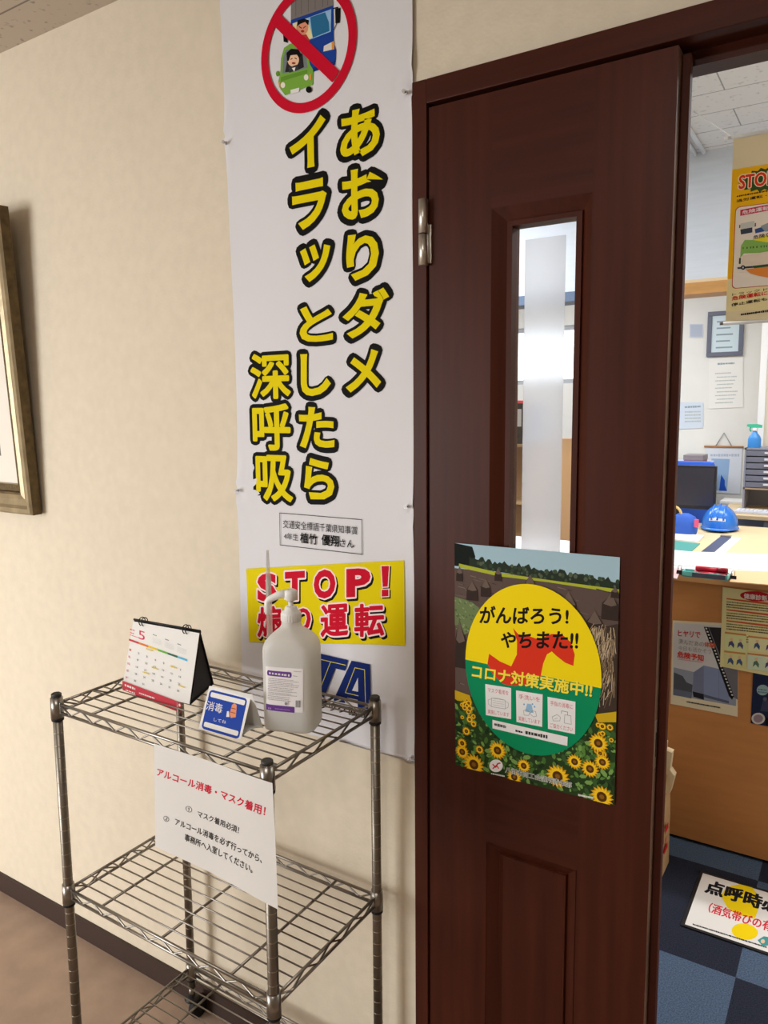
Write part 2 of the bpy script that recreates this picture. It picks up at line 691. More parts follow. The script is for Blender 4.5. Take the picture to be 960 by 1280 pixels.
# soffit beam across the office with a wooden rail along its foot
slab('trim_1', (-3.6, 2.50, 2.045), (3.6, 2.62, ZO), SOFFIT)
b = MB()
b.box((-3.6, 2.485, 2.0), (-0.36, 2.63, 2.046), mat('steel_blue_rail', (86, 110, 140), 0.5))
b.box((-0.36, 2.485, 1.985), (3.6, 2.63, 2.035), mat('soffit_wood_rail', (198, 148, 88), 0.5, noise=(8, 0.1, (1, 1, 6))))
b.box((-0.36, 2.492, 2.035), (3.6, 2.625, 2.05), mat('soffit_pale_bead', (226, 204, 168), 0.6))
struct(b.build('trim_2'))
# column on the far wall with its white corner guard
slab('trim_3', (0.035, 5.1, 0), (1.6, Y_FAR, ZO), CREAMW)
slab('trim_4', (0.0, 5.09, 0), (0.045, 5.2, ZO), mat('white_corner_guard', (248, 248, 246), 0.5))

# door frame: casing on the lobby side, lining through the wall
b = MB()
b.box((-0.003, -0.015, 0), (0.0255, 0.135, 2.046), WOODV, 0.0015)
b.box((0.0255, -0.015, 2.006), (XJ + 0.03, 0.135, 2.046), WOODH, 0.0015)
b.box((XJ, -0.015, 0), (XJ + 0.03, 0.135, 2.006), WOODV, 0.0015)
b.box((0.0255, 0.038, 1.985), (XJ, 0.062, 2.0065), WOODH)           # door stop
b.box((0.0255, 0.038, 0), (0.038, 0.062, 1.985), WOODV)
struct(b.build('door_frame'))

# door leaf
YL, YB = -0.010, 0.030
X0, X1, ZT = 0.0275, 0.437, 2.0
G = (0.147, 0.317, 1.13, 1.816)        # moulding round the glass
GI = (0.171, 0.300, 1.154, 1.794)      # foot of the slope
GG = (0.181, 0.2895, 1.164, 1.785)     # the opening
Pn = (0.145, 0.316, 0.20, 0.691)
PI_ = (0.169, 0.298, 0.222, 0.673)
PR = (0.177, 0.293, 0.230, 0.667)
door = bpy.data.objects.new('door_1', None)
col.objects.link(door)
door.location = (X0, YL, 0)
struct(door)
b = MB()
xs = [X0, G[0], G[1], X1]
zs = [0.008, Pn[2], Pn[3], G[2], G[3], ZT]
for i in range(3):
    for j in range(5):
        if i == 1 and j in (1, 3):
            continue
        m = WOODH if i == 1 else WOODV
        b.face([(xs[i], YL, zs[j]), (xs[i + 1], YL, zs[j]), (xs[i + 1], YL, zs[j + 1]), (xs[i], YL, zs[j + 1])], m)


def rect(r, y):
    return [(r[0], y, r[2]), (r[1], y, r[2]), (r[1], y, r[3]), (r[0], y, r[3])]


def loft(A, B, m):
    for k in range(4):
        b.face([A[k], A[(k + 1) % 4], B[(k + 1) % 4], B[k]], m)


loft(rect(G, YL), rect(GI, 0.002), WOODV)
loft(rect(GI, 0.002), rect((GI[0] + .001, GI[1] - .001, GI[2] + .001, GI[3] - .001), -0.002), WOODV)
GI2 = (GI[0] + .001, GI[1] - .001, GI[2] + .001, GI[3] - .001)
loft(rect(GI2, -0.002), rect(GG, -0.002), WOODV)
loft(rect(GG, -0.002), rect(GG, YB), WOODV)
loft(rect(Pn, YL), rect(PI_, 0.001), WOODV)
loft(rect(PI_, 0.001), rect((PI_[0] + .002, PI_[1] - .002, PI_[2] + .002, PI_[3] - .002), -0.0035), WOODV)
PI2 = (PI_[0] + .002, PI_[1] - .002, PI_[2] + .002, PI_[3] - .002)
loft(rect(PI2, -0.0035), rect(PR, -0.001), WOODV)
b.face(rect(PR, -0.001), WOODV)
# back, edges
zs2 = [0.008, GG[2], GG[3], ZT]
xs2 = [X0, GG[0], GG[1], X1]
for i in range(3):
    for j in range(3):
        if not (i == 1 and j == 1):
            b.face([(xs2[i], YB, zs2[j]), (xs2[i], YB, zs2[j + 1]), (xs2[i + 1], YB, zs2[j + 1]), (xs2[i + 1], YB, zs2[j])], WOODV)
EDGE = mat('worn_door_edge', (132, 104, 86), 0.4, spec=0.5, noise=(9, 0.35, (1, 1, 1.2)))
b.face([(X1, YL, 0.008), (X1, YB, 0.008), (X1, YB, ZT), (X1, YL, ZT)], EDGE)
b.face([(X0, YL, 0.008), (X0, YL, ZT), (X0, YB, ZT), (X0, YB, 0.008)], WOODV)
b.face([(X0, YL, ZT), (X1, YL, ZT), (X1, YB, ZT), (X0, YB, ZT)], WOODV)
b.face([(X0, YL, .008), (X0, YB, .008), (X1, YB, .008), (X1, YL, .008)], WOODV)
b.build('leaf', door)
b = MB()
b.box((X1 + 0.0002, 0.013, 0.008), (X1 + 0.013, YB, ZT - 0.004), mat('dark_meeting_strip', (82, 42, 32), 0.55, spec=0.2), 0.002)
b.build('meeting_strip', door)
b = MB()
b.box((GG[0] - .004, 0.008, GG[2] - .004), (GG[1] + .004, 0.012, GG[3] + .004), clear_glass('door_glass', gloss=0.06))
gp = b.build('glass_pane', door)
b = MB()
b.box((0.2005, 0.0070, GG[2]), (0.2700, 0.0078, 1.761), clear_glass('frosted_film', gloss=0.02, frost=0.9))
b.build('frosted_strip', gp)
for z0 in (1.735, 0.06):
    b = MB()
    h = 0.112
    b.tube([(0.0215, -0.019, z0), (0.0215, -0.019, z0 + h * 0.47)], 0.0085, STEEL, 16)
    b.tube([(0.0215, -0.019, z0 + h * 0.49), (0.0215, -0.019, z0 + h)], 0.0085, STEEL, 16)
    b.tube([(0.0215, -0.019, z0 + h * 0.46), (0.0215, -0.019, z0 + h * 0.5)], 0.006, BLACK, 12)
    b.box((0.0215, -0.0145, z0 + .004), (0.0345, -0.0100, z0 + h * 0.62), STEEL, 0.0008)
    b.build('hinge', door)
b = MB()
b.box((X1 - .001, -0.006, 0.905), (X1 + 0.0012, 0.004, 0.985), STEEL, 0.0005)
b.box((X1 + .0012, -0.003, 0.925), (X1 + 0.0022, 0.001, 0.965), BLACK)
b.build('flush_bolt', door)

# ------------------------------------------------------------------ gilt picture frame at the left
def picture():
    t = 0.050
    U, V = Vector((1, 0, 0)), Vector((0, -math.sin(t), math.cos(t)))
    N = U.cross(V)
    xr, xl, zb, hh = -1.166, -2.09, 1.212, 0.790
    O = Vector((xl, -0.006, zb))
    Wd = xr - xl
    root = thing('framed_picture', 'gilt framed picture hanging on the cream wall, cut off by the picture edge', 'picture frame', (xl + Wd / 2, -0.006, zb))
    GOLD = mat('antique_gilt', (158, 142, 112), 0.36, metal=0.5, noise=(22, 0.22), bump=(60, 0.15))
    GOLD2 = mat('dark_gilt', (92, 76, 50), 0.45, metal=0.6, noise=(50, 0.3))

    def P(u, v, w):
        return O + U * u + V * v + N * w

    def ring(d):
        return [(d, d), (Wd - d, d), (Wd - d, hh - d), (d, hh - d)]
    prof = [(0, 0, GOLD2), (0, .026, GOLD2), (.006, .031, GOLD), (.016, .031, GOLD), (.024, .024, GOLD), (.040, .019, GOLD), (.052, .022, GOLD), (.058, .021, GOLD2), (.060, .013, GOLD2), (.078, .011, GOLD2), (.080, .006, GOLD)]
    b = MB()
    for (d0, w0, _), (d1, w1, m) in zip(prof, prof[1:]):
        A, B = [P(u, v, w0) for u, v in ring(d0)], [P(u, v, w1) for u, v in ring(d1)]
        for k in range(4):
            b.face([A[k], A[(k + 1) % 4], B[(k + 1) % 4], B[k]], m)
    b.build('frame', root)
    b = MB()
    BEAD = mat('gilt_beading', (120, 100, 66), 0.4, metal=0.6)
    step = 0.012
    for k in range(int((hh - .14) / step)):
        v = .07 + k * step
        for u in (Wd - .069, .069):
            for du in (-.004, .004):
                b.lathe(P(u + du, v + (.003 if du > 0 else -.003), .010), [(.0042, 0), (.003, .003), (.0005, .0042)], BEAD, 6)
    for k in range(int((Wd - .14) / step)):
        u = .07 + k * step
        for v in (.069, hh - .069):
            b.lathe(P(u, v, .010), [(.0045, 0), (.003, .003), (.0005, .0042)], BEAD, 6)
    b.build('beading', root)
    b = Sheet(P(.079, .079, .003), U, V)
    w, h = Wd - .158, hh - .158
    b.base([(0, 0), (w, 0), (w, h), (0, h)], mat('picture_mount', (232, 226, 214), 0.8), uv=True)
    a = .075
    b.uv_poly([(a, a), (w - a, a), (w - a, h - a), (a, h - a)], ink(128, 120, 108))
    a = .079
    b.uv_poly([(a, a), (w - a, a), (w - a, h * .45), (w * .6, h * .5), (w * .3, h * .42), (a, h * .48)], ink(96, 98, 84))
    b.uv_poly([(a, h * .48), (w * .3, h * .42), (w * .6, h * .5), (w - a, h * .45), (w - a, h - a), (a, h - a)], ink(164, 164, 156))
    b.build('mounted_print', root)


picture()

# ------------------------------------------------------------------ the tall safety banner
def banner():
    YBN = -0.006
    s = Sheet((0, YBN, 0), crop=(0, 0, 1))
    CLOTH = mat('banner_cloth', (224, 223, 227), 0.75, spec=0.15, noise=(3, 0.015))
    x0, x1, z0, z1 = -0.4545, -0.0065, 0.792, 2.372
    tugs = [(-.452, 2.045, .012), (-.013, 2.05, .010), (-.447, 1.31, .009), (-.011, 1.29, .008), (-.010, .81, .006), (-.448, .80, .008)]

    def edge_l(v):
        return x0 + 0.010 * math.sin((v - z0) * 2.0) ** 2 + sum(-.004 * math.exp(-((v - b) / .05) ** 2) for a, b, c in tugs if a < -.2)

    def warp(u, v):
        r = 0.0
        for a, b, c in tugs:
            d2 = ((u - a) / .045) ** 2 + ((v - b) / .06) ** 2
            r += c * 0.55 * math.exp(-d2) * (0.5 + 0.5 * math.cos(14 * math.atan2(v - b, (u - a) + 1e-5))) - c * .3 * math.exp(-d2 * 6)
        e = min(abs(u - x0), abs(u - x1))
        r += 0.0035 * math.exp(-e / .02) * (1 + math.sin(v * 11)) * .5
        return r
    nu, nv = 48, 150
    G_ = [[None] * (nv + 1) for _ in range(nu + 1)]
    mi = s.mi(CLOTH)
    for i in range(nu + 1):
        for j in range(nv + 1):
            v = z0 + (z1 - z0) * j / nv
            a = edge_l(v)
            u = a + (x1 - a) * i / nu
            vv = v + (0.018 * (i / nu) if j == 0 else 0)
            G_[i][j] = s.bm.verts.new(s.at(u, vv, warp(u, vv)))
    for i in range(nu):
        for j in range(nv):
            f = s.bm.faces.new((G_[i][j], G_[i + 1][j], G_[i + 1][j + 1], G_[i][j + 1]))
            f.material_index = mi
            f.smooth = True
    YEL, BLK, RED, NAVY = ink(230, 210, 4), ink(18, 18, 18), ink(204, 16, 46), ink(24, 44, 110)
    s.w = 0.0008

    def ch(c, l, t, r, b, st=0.072, m=YEL):
        cx, cy = (l + r) / 2, (t + b) / 2
        u0, u1 = s.px(l, cy)[0], s.px(r, cy)[0]
        v0, v1 = s.px(cx, b)[1], s.px(cx, t)[1]
        g = 0.0072
        u0, u1, v0, v1 = u0 + g, u1 - g, v0 + g, v1 - g
        w0 = s.w
        q = [(u0, v1), (u1, v1), (u1, v0), (u0, v0)]
        kanji = c in '深呼吸'
        s.text(c, q, BLK, bold=0.0, stroke=0.105, stroke_m=BLK, uv=True)
        s.text(c, q, m, bold=0.026 if kanji else 0.0, uv=True, sharp=0.0 if kanji else 0.034)
        s.w = w0
    S1 = 3.4286
    for c, l, t, r, b_ in (('あ', 553, 447, 752, 690), ('お', 560, 702, 766, 952), ('り', 580, 982, 748, 1217)):
        ch(c, 260 + l / S1, t / S1, 260 + r / S1, b_ / S1)
    ch('ダ', 424.5, 357, 491, 427)
    for c, l, t, r, b_ in (('イ', 337, 490, 520, 737), ('ラ', 350, 755, 524, 997), ('ッ', 384, 1030, 540, 1222)):
        ch(c, 260 + l / S1, t / S1, 260 + r / S1, b_ / S1)
    ch('と', 371, 377, 420, 432)
    S2 = 2.328
    for c, l, t, r, b_ in (('メ', 322, 28, 444, 175), ('し', 192, 40, 297, 185), ('た', 188, 195, 307, 338), ('ら', 202, 345, 307, 487), ('深', 50, 43, 176, 190), ('呼', 56, 190, 176, 340), ('吸', 66, 340, 182, 487)):
        ch(c, 290 + l / S2, 420 + t / S2, 290 + r / S2, 420 + b_ / S2)
    # no tailgating sign
    cu, cv = -0.2355, 2.1615
    s.crop = (310, 0, 6.4)
    GREY, BLUE, BLUE2, GRN, GRN2 = ink(126, 120, 116), ink(30, 66, 150), ink(24, 52, 122), ink(122, 172, 66), ink(100, 150, 50)
    SKIN, SKIN2 = ink(240, 196, 160), ink(226, 150, 120)
    s.poly([(345, 20), (345, -120), (678, -200), (684, 45), (345, 165)], GREY)
    for x in (385, 430, 485, 540, 600, 640):
        s.line([(x, 140 - (x - 345) * .33), (x, -60)], .0012, ink(96, 90, 88))
    s.poly([(345, 162), (684, 45), (690, 350), (708, 400), (704, 500), (520, 560), (400, 470), (345, 330)], BLUE)
    s.poly([(358, 190), (668, 75), (665, 255), (500, 318), (370, 320)], ink(150, 190, 226))
    s.poly([(500, 140), (620, 100), (650, 180), (655, 250), (520, 305)], ink(44, 110, 152))
    s.poly([(360, 190), (480, 150), (520, 300), (470, 330), (370, 320)], ink(238, 224, 168))
    s.poly([(283, 270), (318, 270), (322, 345), (288, 335)], BLK)
    s.line([(684, 70), (720, 62), (720, 90)], .002, BLK)
    s.poly([(700, 72), (742, 64), (738, 185), (702, 190)], BLK)
    s.line([(712, 190), (690, 240)], .0015, BLK)
    s.poly([(610, 370), (690, 330), (694, 395), (606, 415)], ink(226, 220, 210))
    s.poly([(672, 340), (692, 332), (694, 393), (674, 398)], ink(226, 150, 60))
    s.poly([(520, 545), (700, 490), (700, 520), (520, 578)], BLUE2)
    s.ell(438, 222, 48, 58, SKIN2)
    s.poly([(395, 215), (400, 165), (450, 150), (492, 165), (486, 205), (460, 178), (420, 195)], BLK)
    s.line([(412, 215), (432, 228)], .0016, BLK)
    s.line([(446, 228), (466, 212)], .0016, BLK)
    s.ell(440, 252, 14, 10, ink(160, 40, 40))
    s.poly([(400, 290), (470, 275), (500, 330), (400, 330)], ink(200, 60, 60))
    s.poly([(262, 600), (268, 470), (292, 385), (340, 352), (430, 360), (480, 430), (500, 520), (525, 560), (522, 680), (300, 765), (258, 705), (246, 650)], GRN)
    s.poly([(280, 590), (284, 470), (308, 400), (420, 385), (470, 450), (482, 545), (380, 575)], ink(120, 130, 130))
    s.poly([(300, 580), (320, 480), (340, 440), (440, 430), (452, 540), (380, 572)], ink(44, 40, 44))
    s.ell(366, 480, 46, 56, SKIN)
    s.poly([(316, 490), (312, 425), (350, 392), (408, 398), (432, 440), (415, 470), (395, 440), (345, 445), (330, 490)], BLK)
    s.line([(345, 478), (360, 470)], .0014, BLK)
    s.line([(378, 466), (394, 474)], .0014, BLK)
    s.ell(370, 508, 16, 8, ink(150, 60, 50))
    s.poly([(330, 545), (395, 520), (415, 560), (335, 585)], ink(60, 60, 70))
    s.poly([(355, 548), (385, 540), (375, 575)], WHITEP)
    s.ell(242, 592, 14, 22, GRN2)
    s.poly([(268, 620), (480, 560), (478, 590), (268, 655)], GRN2)
    s.ell(284, 684, 18, 24, ink(236, 232, 220))
    s.ell(470, 622, 18, 24, ink(236, 232, 220))
    s.poly([(496, 600), (512, 596), (512, 640), (498, 645)], ink(226, 150, 60))
    s.poly([(248, 660), (262, 656), (264, 712), (254, 700)], ink(226, 150, 60))
    s.poly([(345, 722), (414, 704), (414, 738), (347, 756)], ink(232, 232, 226))
    s.ell(492, 720, 24, 26, BLK)
    s.up()
    s.up()
    R0, R1 = 0.114, 0.0955
    s.up()
    for k in range(72):
        a, c = 2 * PI * k / 72, 2 * PI * (k + 1) / 72
        s.face([s.at(cu + q * math.cos(g), cv + q * math.sin(g)) for q, g in ((R1, a), (R0, a), (R0, c), (R1, c))], RED)
    p = s.px(232, 158)
    q = s.px(690, 600)
    s.up()
    s.uv_line([p, q], 0.0235, RED)
    # prize box
    s.crop = (270, 560, 3.692)
    s.line([(296, 299), (675, 330), (677, 490), (299, 447)], 0.0012, BLK, closed=True)
    s.text('交通安全標語千葉県知事賞', [(312, 330), (655, 362), (655, 400), (312, 368)], BLK, 0.0)
    s.text('4年生', [(316, 390), (382, 396), (382, 428), (316, 420)], BLK, 0.0)
    s.text('植竹', [(392, 390), (470, 398), (470, 446), (392, 436)], BLK, 0.02)
    s.text('優翔', [(490, 398), (570, 405), (570, 455), (490, 446)], BLK, 0.02)
    s.text('さん', [(574, 420), (640, 424), (640, 460), (574, 454)], BLK, 0.01)
    # STOP panel
    s.crop = (290, 690, 4.174)
    s.poly([(78, 86), (902, 42), (906, 485), (92, 468)], YEL)
    PALE = ink(250, 226, 226)

    def red(c, l, t, r, b_, k=.03, sharp=0.0):
        d = (r - l) * -0.055
        g = 8
        q = [(l + g, t + g - d / 2), (r - g, t + g + d / 2), (r - g, b_ - g + d / 2), (l + g, b_ - g - d / 2)]
        w0 = s.w
        s.text(c, q, RED, k, stroke=k + .048, stroke_m=PALE, shadow=(BLK, .0040, -.0040), sharp=sharp)
        s.w = w0
    for c, l, t, r, b_ in (('S', 128, 102, 245, 264), ('T', 272, 92, 392, 258), ('O', 422, 82, 552, 250), ('P', 592, 76, 735, 240)):
        red(c, l, t, r, b_, .0, .05)
    for parts in (((784, 74), (822, 72), (815, 178), (791, 180)), ((786, 197), (819, 195), (819, 228), (786, 230))):
        c_ = Vector((sum(p[0] for p in parts) / 4, sum(p[1] for p in parts) / 4))
        for m_, g_, d_ in ((BLK, 6, 7), (PALE, 6, 0), (RED, 1, 0)):
            s.poly([(p[0] + math.copysign(g_, p[0] - c_.x) + d_, p[1] + math.copysign(g_, p[1] - c_.y) + d_) for p in parts], m_)
    for c, l, t, r, b_ in (('煽', 132, 278, 268, 444), ('り', 312, 280, 420, 428), ('運', 462, 268, 614, 442), ('転', 638, 264, 802, 442)):
        red(c, l, t, r, b_)
    # blue letters with a yellow inner line, half hidden by the bottle
    s.crop = (380, 800, 6.0)
    YL2 = ink(226, 214, 70)
    s.poly([(40, 80), (335, 148), (313, 228), (240, 210), (140, 468), (30, 438), (120, 185), (20, 162)], NAVY)
    s.line([(40, 122), (318, 186)], .0014, YL2)
    s.line([(205, 162), (95, 445)], .0014, YL2)
    s.poly([(362, 152), (500, 180), (508, 520), (408, 500), (408, 445), (330, 428), (310, 470), (225, 450)], NAVY)
    s.poly([(410, 280), (412, 385), (366, 376)], CLOTH)
    s.line([(412, 415), (316, 392), (388, 205), (460, 220), (468, 500)], .0014, YL2)
    s.text('トラック協会', [(60, 436), (480, 530), (480, 588), (60, 494)], BLK, 0.02)
    o = s.build('banner')
    tag(o, 'tall white road safety banner with big yellow black-edged Japanese lettering', 'banner')
    # clear push pins along its edges
    spots = [((283, 179), 'clear push pin on the left edge of the banner, beside the red ring sign'),
             ((508, 116), 'clear push pin at the top right of the banner, beside the door frame corner'),
             ((298, 613), 'clear push pin on the left edge of the banner, level with its lowest yellow characters'),
             ((510, 633), 'clear push pin on the right edge of the banner, level with the small boxed text'),
             ((516, 946), 'clear push pin in the bottom right corner of the banner')]
    CP = mat('clear_plastic_pin', (232, 230, 228), 0.2, trans=0.5)
    for (u, v), lab in spots:
        p = at_y(u, v, -0.012)
        r = thing('push_pin', lab, 'push pin', p, 'clear pins holding the banner')
        m = MB()
        for y0, y1, r0, r1 in ((-.001, -.003, .0038, .0032), (-.003, -.008, .0019, .0019), (-.008, -.010, .0032, .0036)):
            m.tube([p + Vector((0, y0, 0)), p + Vector((0, y1, 0))], r0, CP, 12, rad=[r0, r1])
        m.build('pin_head', r)
        m = MB()
        m.tube([p + Vector((0, .011, 0)), p + Vector((0, -.003, 0))], .0006, STEEL, 6)
        m.build('pin_shaft', r)


banner()

# ------------------------------------------------------------------ wire rack
RX0, RX1, RY0, RY1 = -0.6160, -0.0728, -0.3574, -0.0456
Z1, Z2, Z3 = 0.9164, 0.5244, 0.142


def rack():
    root = thing('wire_rack', 'three tier chrome wire rack on casters standing against the cream wall', 'shelf rack', ((RX0 + RX1) / 2, (RY0 + RY1) / 2, 0))
    corners = [(RX0, RY0), (RX1, RY0), (RX0, RY1), (RX1, RY1)]
    for x, y in corners:
        b = MB()
        b.tube([(x, y, 0.088), (x, y, Z1 + 0.018)], 0.0093, CHROME2, 20)
        z = 0.12
        while z < Z1:
            b.tube([(x, y, z), (x, y, z + .0012)], 0.0096, mat('post_groove', (176, 166, 150), 0.4, metal=1.0), 20)
            z += 0.0254
        p = b.build('post', root)
        b = MB()
        b.lathe((x, y, Z1 + 0.018), [(.0098, -.004), (.0098, .0015), (.008, .003), (.006, .0015)], mat('grey_cap_plastic', (58, 56, 53), 0.5), 20)
        b.build('cap', p)
        # caster: stem, fork, wheel
        b = MB()
        b.tube([(x, y, .062), (x, y, .09)], .0075, CHROME, 14)
        b.lathe((x, y, .056), [(.017, 0), (.019, .004), (.012, .010)], BLACK, 18)
        for sx in (-.0115, .0115):
            b.prism([(x + sx - .0012, y - .010, .058), (x + sx - .0012, y + .012, .058), (x + sx - .0012, y + .026, .020), (x + sx - .0012, y + .014, .018)], (.0024, 0, 0), BLACK)
        c = b.build('caster', root)
        b = MB()
        b.tube([(x - .0095, y + .018, .0255), (x - .008, y + .018, .0255), (x + .008, y + .018, .0255), (x + .0095, y + .018, .0255)], .025, RUBBER, 28, rad=[.022, .0252, .0252, .022])
        b.build('wheel', c)
    for zz in (Z1, Z2, Z3):
        b = MB()
        R_ = 0.0030
        d = 0.010
        lo = 0.0175
        # double rails joined by a zigzag along the four sides
        for (a, c) in (((RX0, RY0), (RX1, RY0)), ((RX0, RY1), (RX1, RY1)), ((RX0, RY0), (RX0, RY1)), ((RX1, RY0), (RX1, RY1))):
            A, C_ = Vector((a[0], a[1], zz)), Vector((c[0], c[1], zz))
            t = (C_ - A).normalized()
            A, C_ = A + t * d, C_ - t * d
            dz = Vector((0, 0, -lo))
            b.tube([A, C_], R_, CHROME, 8)
            b.tube([A + dz, C_ + dz], R_, CHROME, 8)
            L = (C_ - A).length
            n = max(4, round(L / 0.034 / 2) * 2)
            pts = [A + t * (L * k / n) + (dz if k % 2 else Vector((0, 0, 0))) for k in range(n + 1)]
            b.tube(pts, 0.0019, CHROME, 6)
        n = 12
        for k in range(1, n):
            y = RY0 + (RY1 - RY0) * k / n
            b.tube([(RX0, y, zz + .0012), (RX1, y, zz + .0012)], 0.0016, CHROME, 6)
        for x in (-0.515, -0.345, -0.172):
            b.tube([(x, RY0, zz - .0022), (x, RY1, zz - .0022)], 0.0027, CHROME, 8)
        sh = b.build('shelf', root)
        for x, y in corners:
            b = MB()
            b.lathe((x, y, zz), [(.0098, .012), (.0118, .012), (.0125, -.028), (.0098, -.028)], CHROME, 24)
            sgx, sgy = (1 if x < -.3 else -1), (1 if y < -.2 else -1)
            b.box((min(x, x + sgx * .014), y - .003, zz - .019), (max(x, x + sgx * .014), y + .003, zz + .004), CHROME, .001)
            b.box((x - .003, min(y, y + sgy * .014), zz - .019), (x + .003, max(y, y + sgy * .014), zz + .004), CHROME, .001)
            cl = b.build('collar', sh)
            b = MB()
            b.lathe((x, y, zz), [(.0096, -.028), (.0122, -.028), (.0118, -.034), (.0096, -.034)], RUBBER, 20)
            b.build('clip', cl)


rack()
ZS = Z1 + 0.0030     # what stands on the top shelf stands here


def on_shelf(u, v):
    return at_z(u, v, ZS)


# desk calendar
def calendar():
    pL, pR, pB = on_shelf(153.5, 862.5), on_shelf(237.4, 882.8), on_shelf(266.9, 857.4)
    for p in (pL, pR, pB):
        p.z += .003
    mid = (pR + pB) / 2
    ap = at_y(250.2, 789, mid.y)
    U = (pR - pL)
    Wd = U.length
    U.normalize()
    ap.x = max(ap.x, pR.x - .02)
    apL = ap - U * Wd
    root = thing('desk_calendar', 'white desk calendar with a black easel stand on the top shelf', 'calendar', ((pL + pB) / 2 + Vector((0, 0, 0))))
    V = (apL - pL)
    H = V.length
    V.normalize()
    N = U.cross(V).normalized()
    Bk = mat('black_card', (20, 20, 22), 0.6)
    b = MB()
    back = pB - pR
    f = Vector((0, 0, 0))
    b.prism([pL + N * -.002, pR + N * -.002, ap + N * -.002, apL + N * -.002], N * -.0015, Bk)
    b.prism([pL + back, pR + back, ap - V * .002, apL - V * .002], (0, .0016, 0), Bk)
    b.prism([pL + Vector((0, .004, 0)), pR + Vector((0, .004, 0)), pB - Vector((0, .001, 0)), pL + back - Vector((0, .001, 0))], (0, 0, .0014), Bk)
    b.prism([pR - U * .004 + N * -.003, pB - U * .004 - Vector((0, .001, 0)), ap - U * .004 - V * .004], U * .0012, Bk)
    b.build('easel_stand', root)
    b = MB()
    for fr in (0.13, 0.17, 0.79, 0.83):
        c = apL.lerp(ap, fr)
        pts = [c + V * (.0090 * math.sin(a)) + N * (.0090 * math.cos(a)) - V * .001 for a in [2 * PI * k / 16 for k in range(17)]]
        b.tube(pts, .0010, Bk, 6)
    b.tube([apL + V * .0005, ap + V * .0005], .0022, Bk, 8)
    b.build('ring_binding', root)
    s = Sheet(pL + N * .001, U, V, crop=(145, 765, 4.923))
    s.base([(0, 0.001), (Wd, 0.001), (Wd, H - .004), (0, H - .004)], WHITEP, uv=True)
    PINK, RED, TXTC = ink(214, 60, 96), ink(206, 70, 84), ink(110, 110, 116)
    s.text('5', [(170, 105), (212, 112), (206, 165), (166, 158)], PINK, 0.0)
    s.dashes((115, 108), (145, 113), 9, PINK)
    s.dashes((115, 128), (140, 133), 7, PINK)
    s.dashes((112, 142), (165, 152), 5, PINK)
    for k in range(3):
        ox, oy = 262 + k * 78, 120 + k * 17
        s.dashes((ox, oy), (ox + 24, oy + 5), 6, TXTC)
        for r in range(5):
            s.dashes((ox - 4, oy + 18 + r * 7), (ox + 55, oy + 29 + r * 7), 3, ink(190, 196, 200), gap=0.8, mean=2)
    bands = [(206, 70, 84), (230, 130, 60), (236, 200, 60), (110, 180, 80), (60, 110, 90), (90, 190, 230)]
    for k, c in enumerate(bands):
        x0, x1 = 105 + k * 61.5, 105 + (k + 1) * 61.5
        y0, y1 = 172 + (x0 - 105) * .197, 172 + (x1 - 105) * .197
        s.poly([(x0, y0 - 6), (x1, y1 - 6), (x1, y1 + 6), (x0, y0 + 6)], ink(*c))
    day = 1
    for r in range(5):
        for c in range(7):
            if day > 31:
                break
            x, y = 105 + c * 53 - r * 9, 226 + c * 12.5 + r * 42
            w = 7 if day < 10 else 12
            s.text(str(day), [(x, y), (x + w, y + 2), (x + w, y + 13), (x, y + 11)], PINK if c == 0 else TXTC, 0.02)
            day += 1
    for x, y in ((232, 214), (380, 296), (262, 320), (202, 356), (425, 404)):
        s.dashes((x - 18, y - 3), (x + 24, y + 5), 9, ink(226, 204, 90), gap=.15)
    s.poly([(48, 424), (392, 497), (387, 558), (46, 479)], RED)
    s.dashes((62, 447), (128, 462), 14, WHITEP)
    s.dashes((66, 476), (124, 488), 9, WHITEP)
    s.dashes((152, 482), (248, 500), 9, WHITEP)
    s.ell(408, 518, 13, 15, RED)
    s.ell(408, 518, 6, 8, WHITEP)
    s.line([(400, 540), (418, 548), (402, 566)], .0012, RED)
    s.build('calendar_page', root)


calendar()


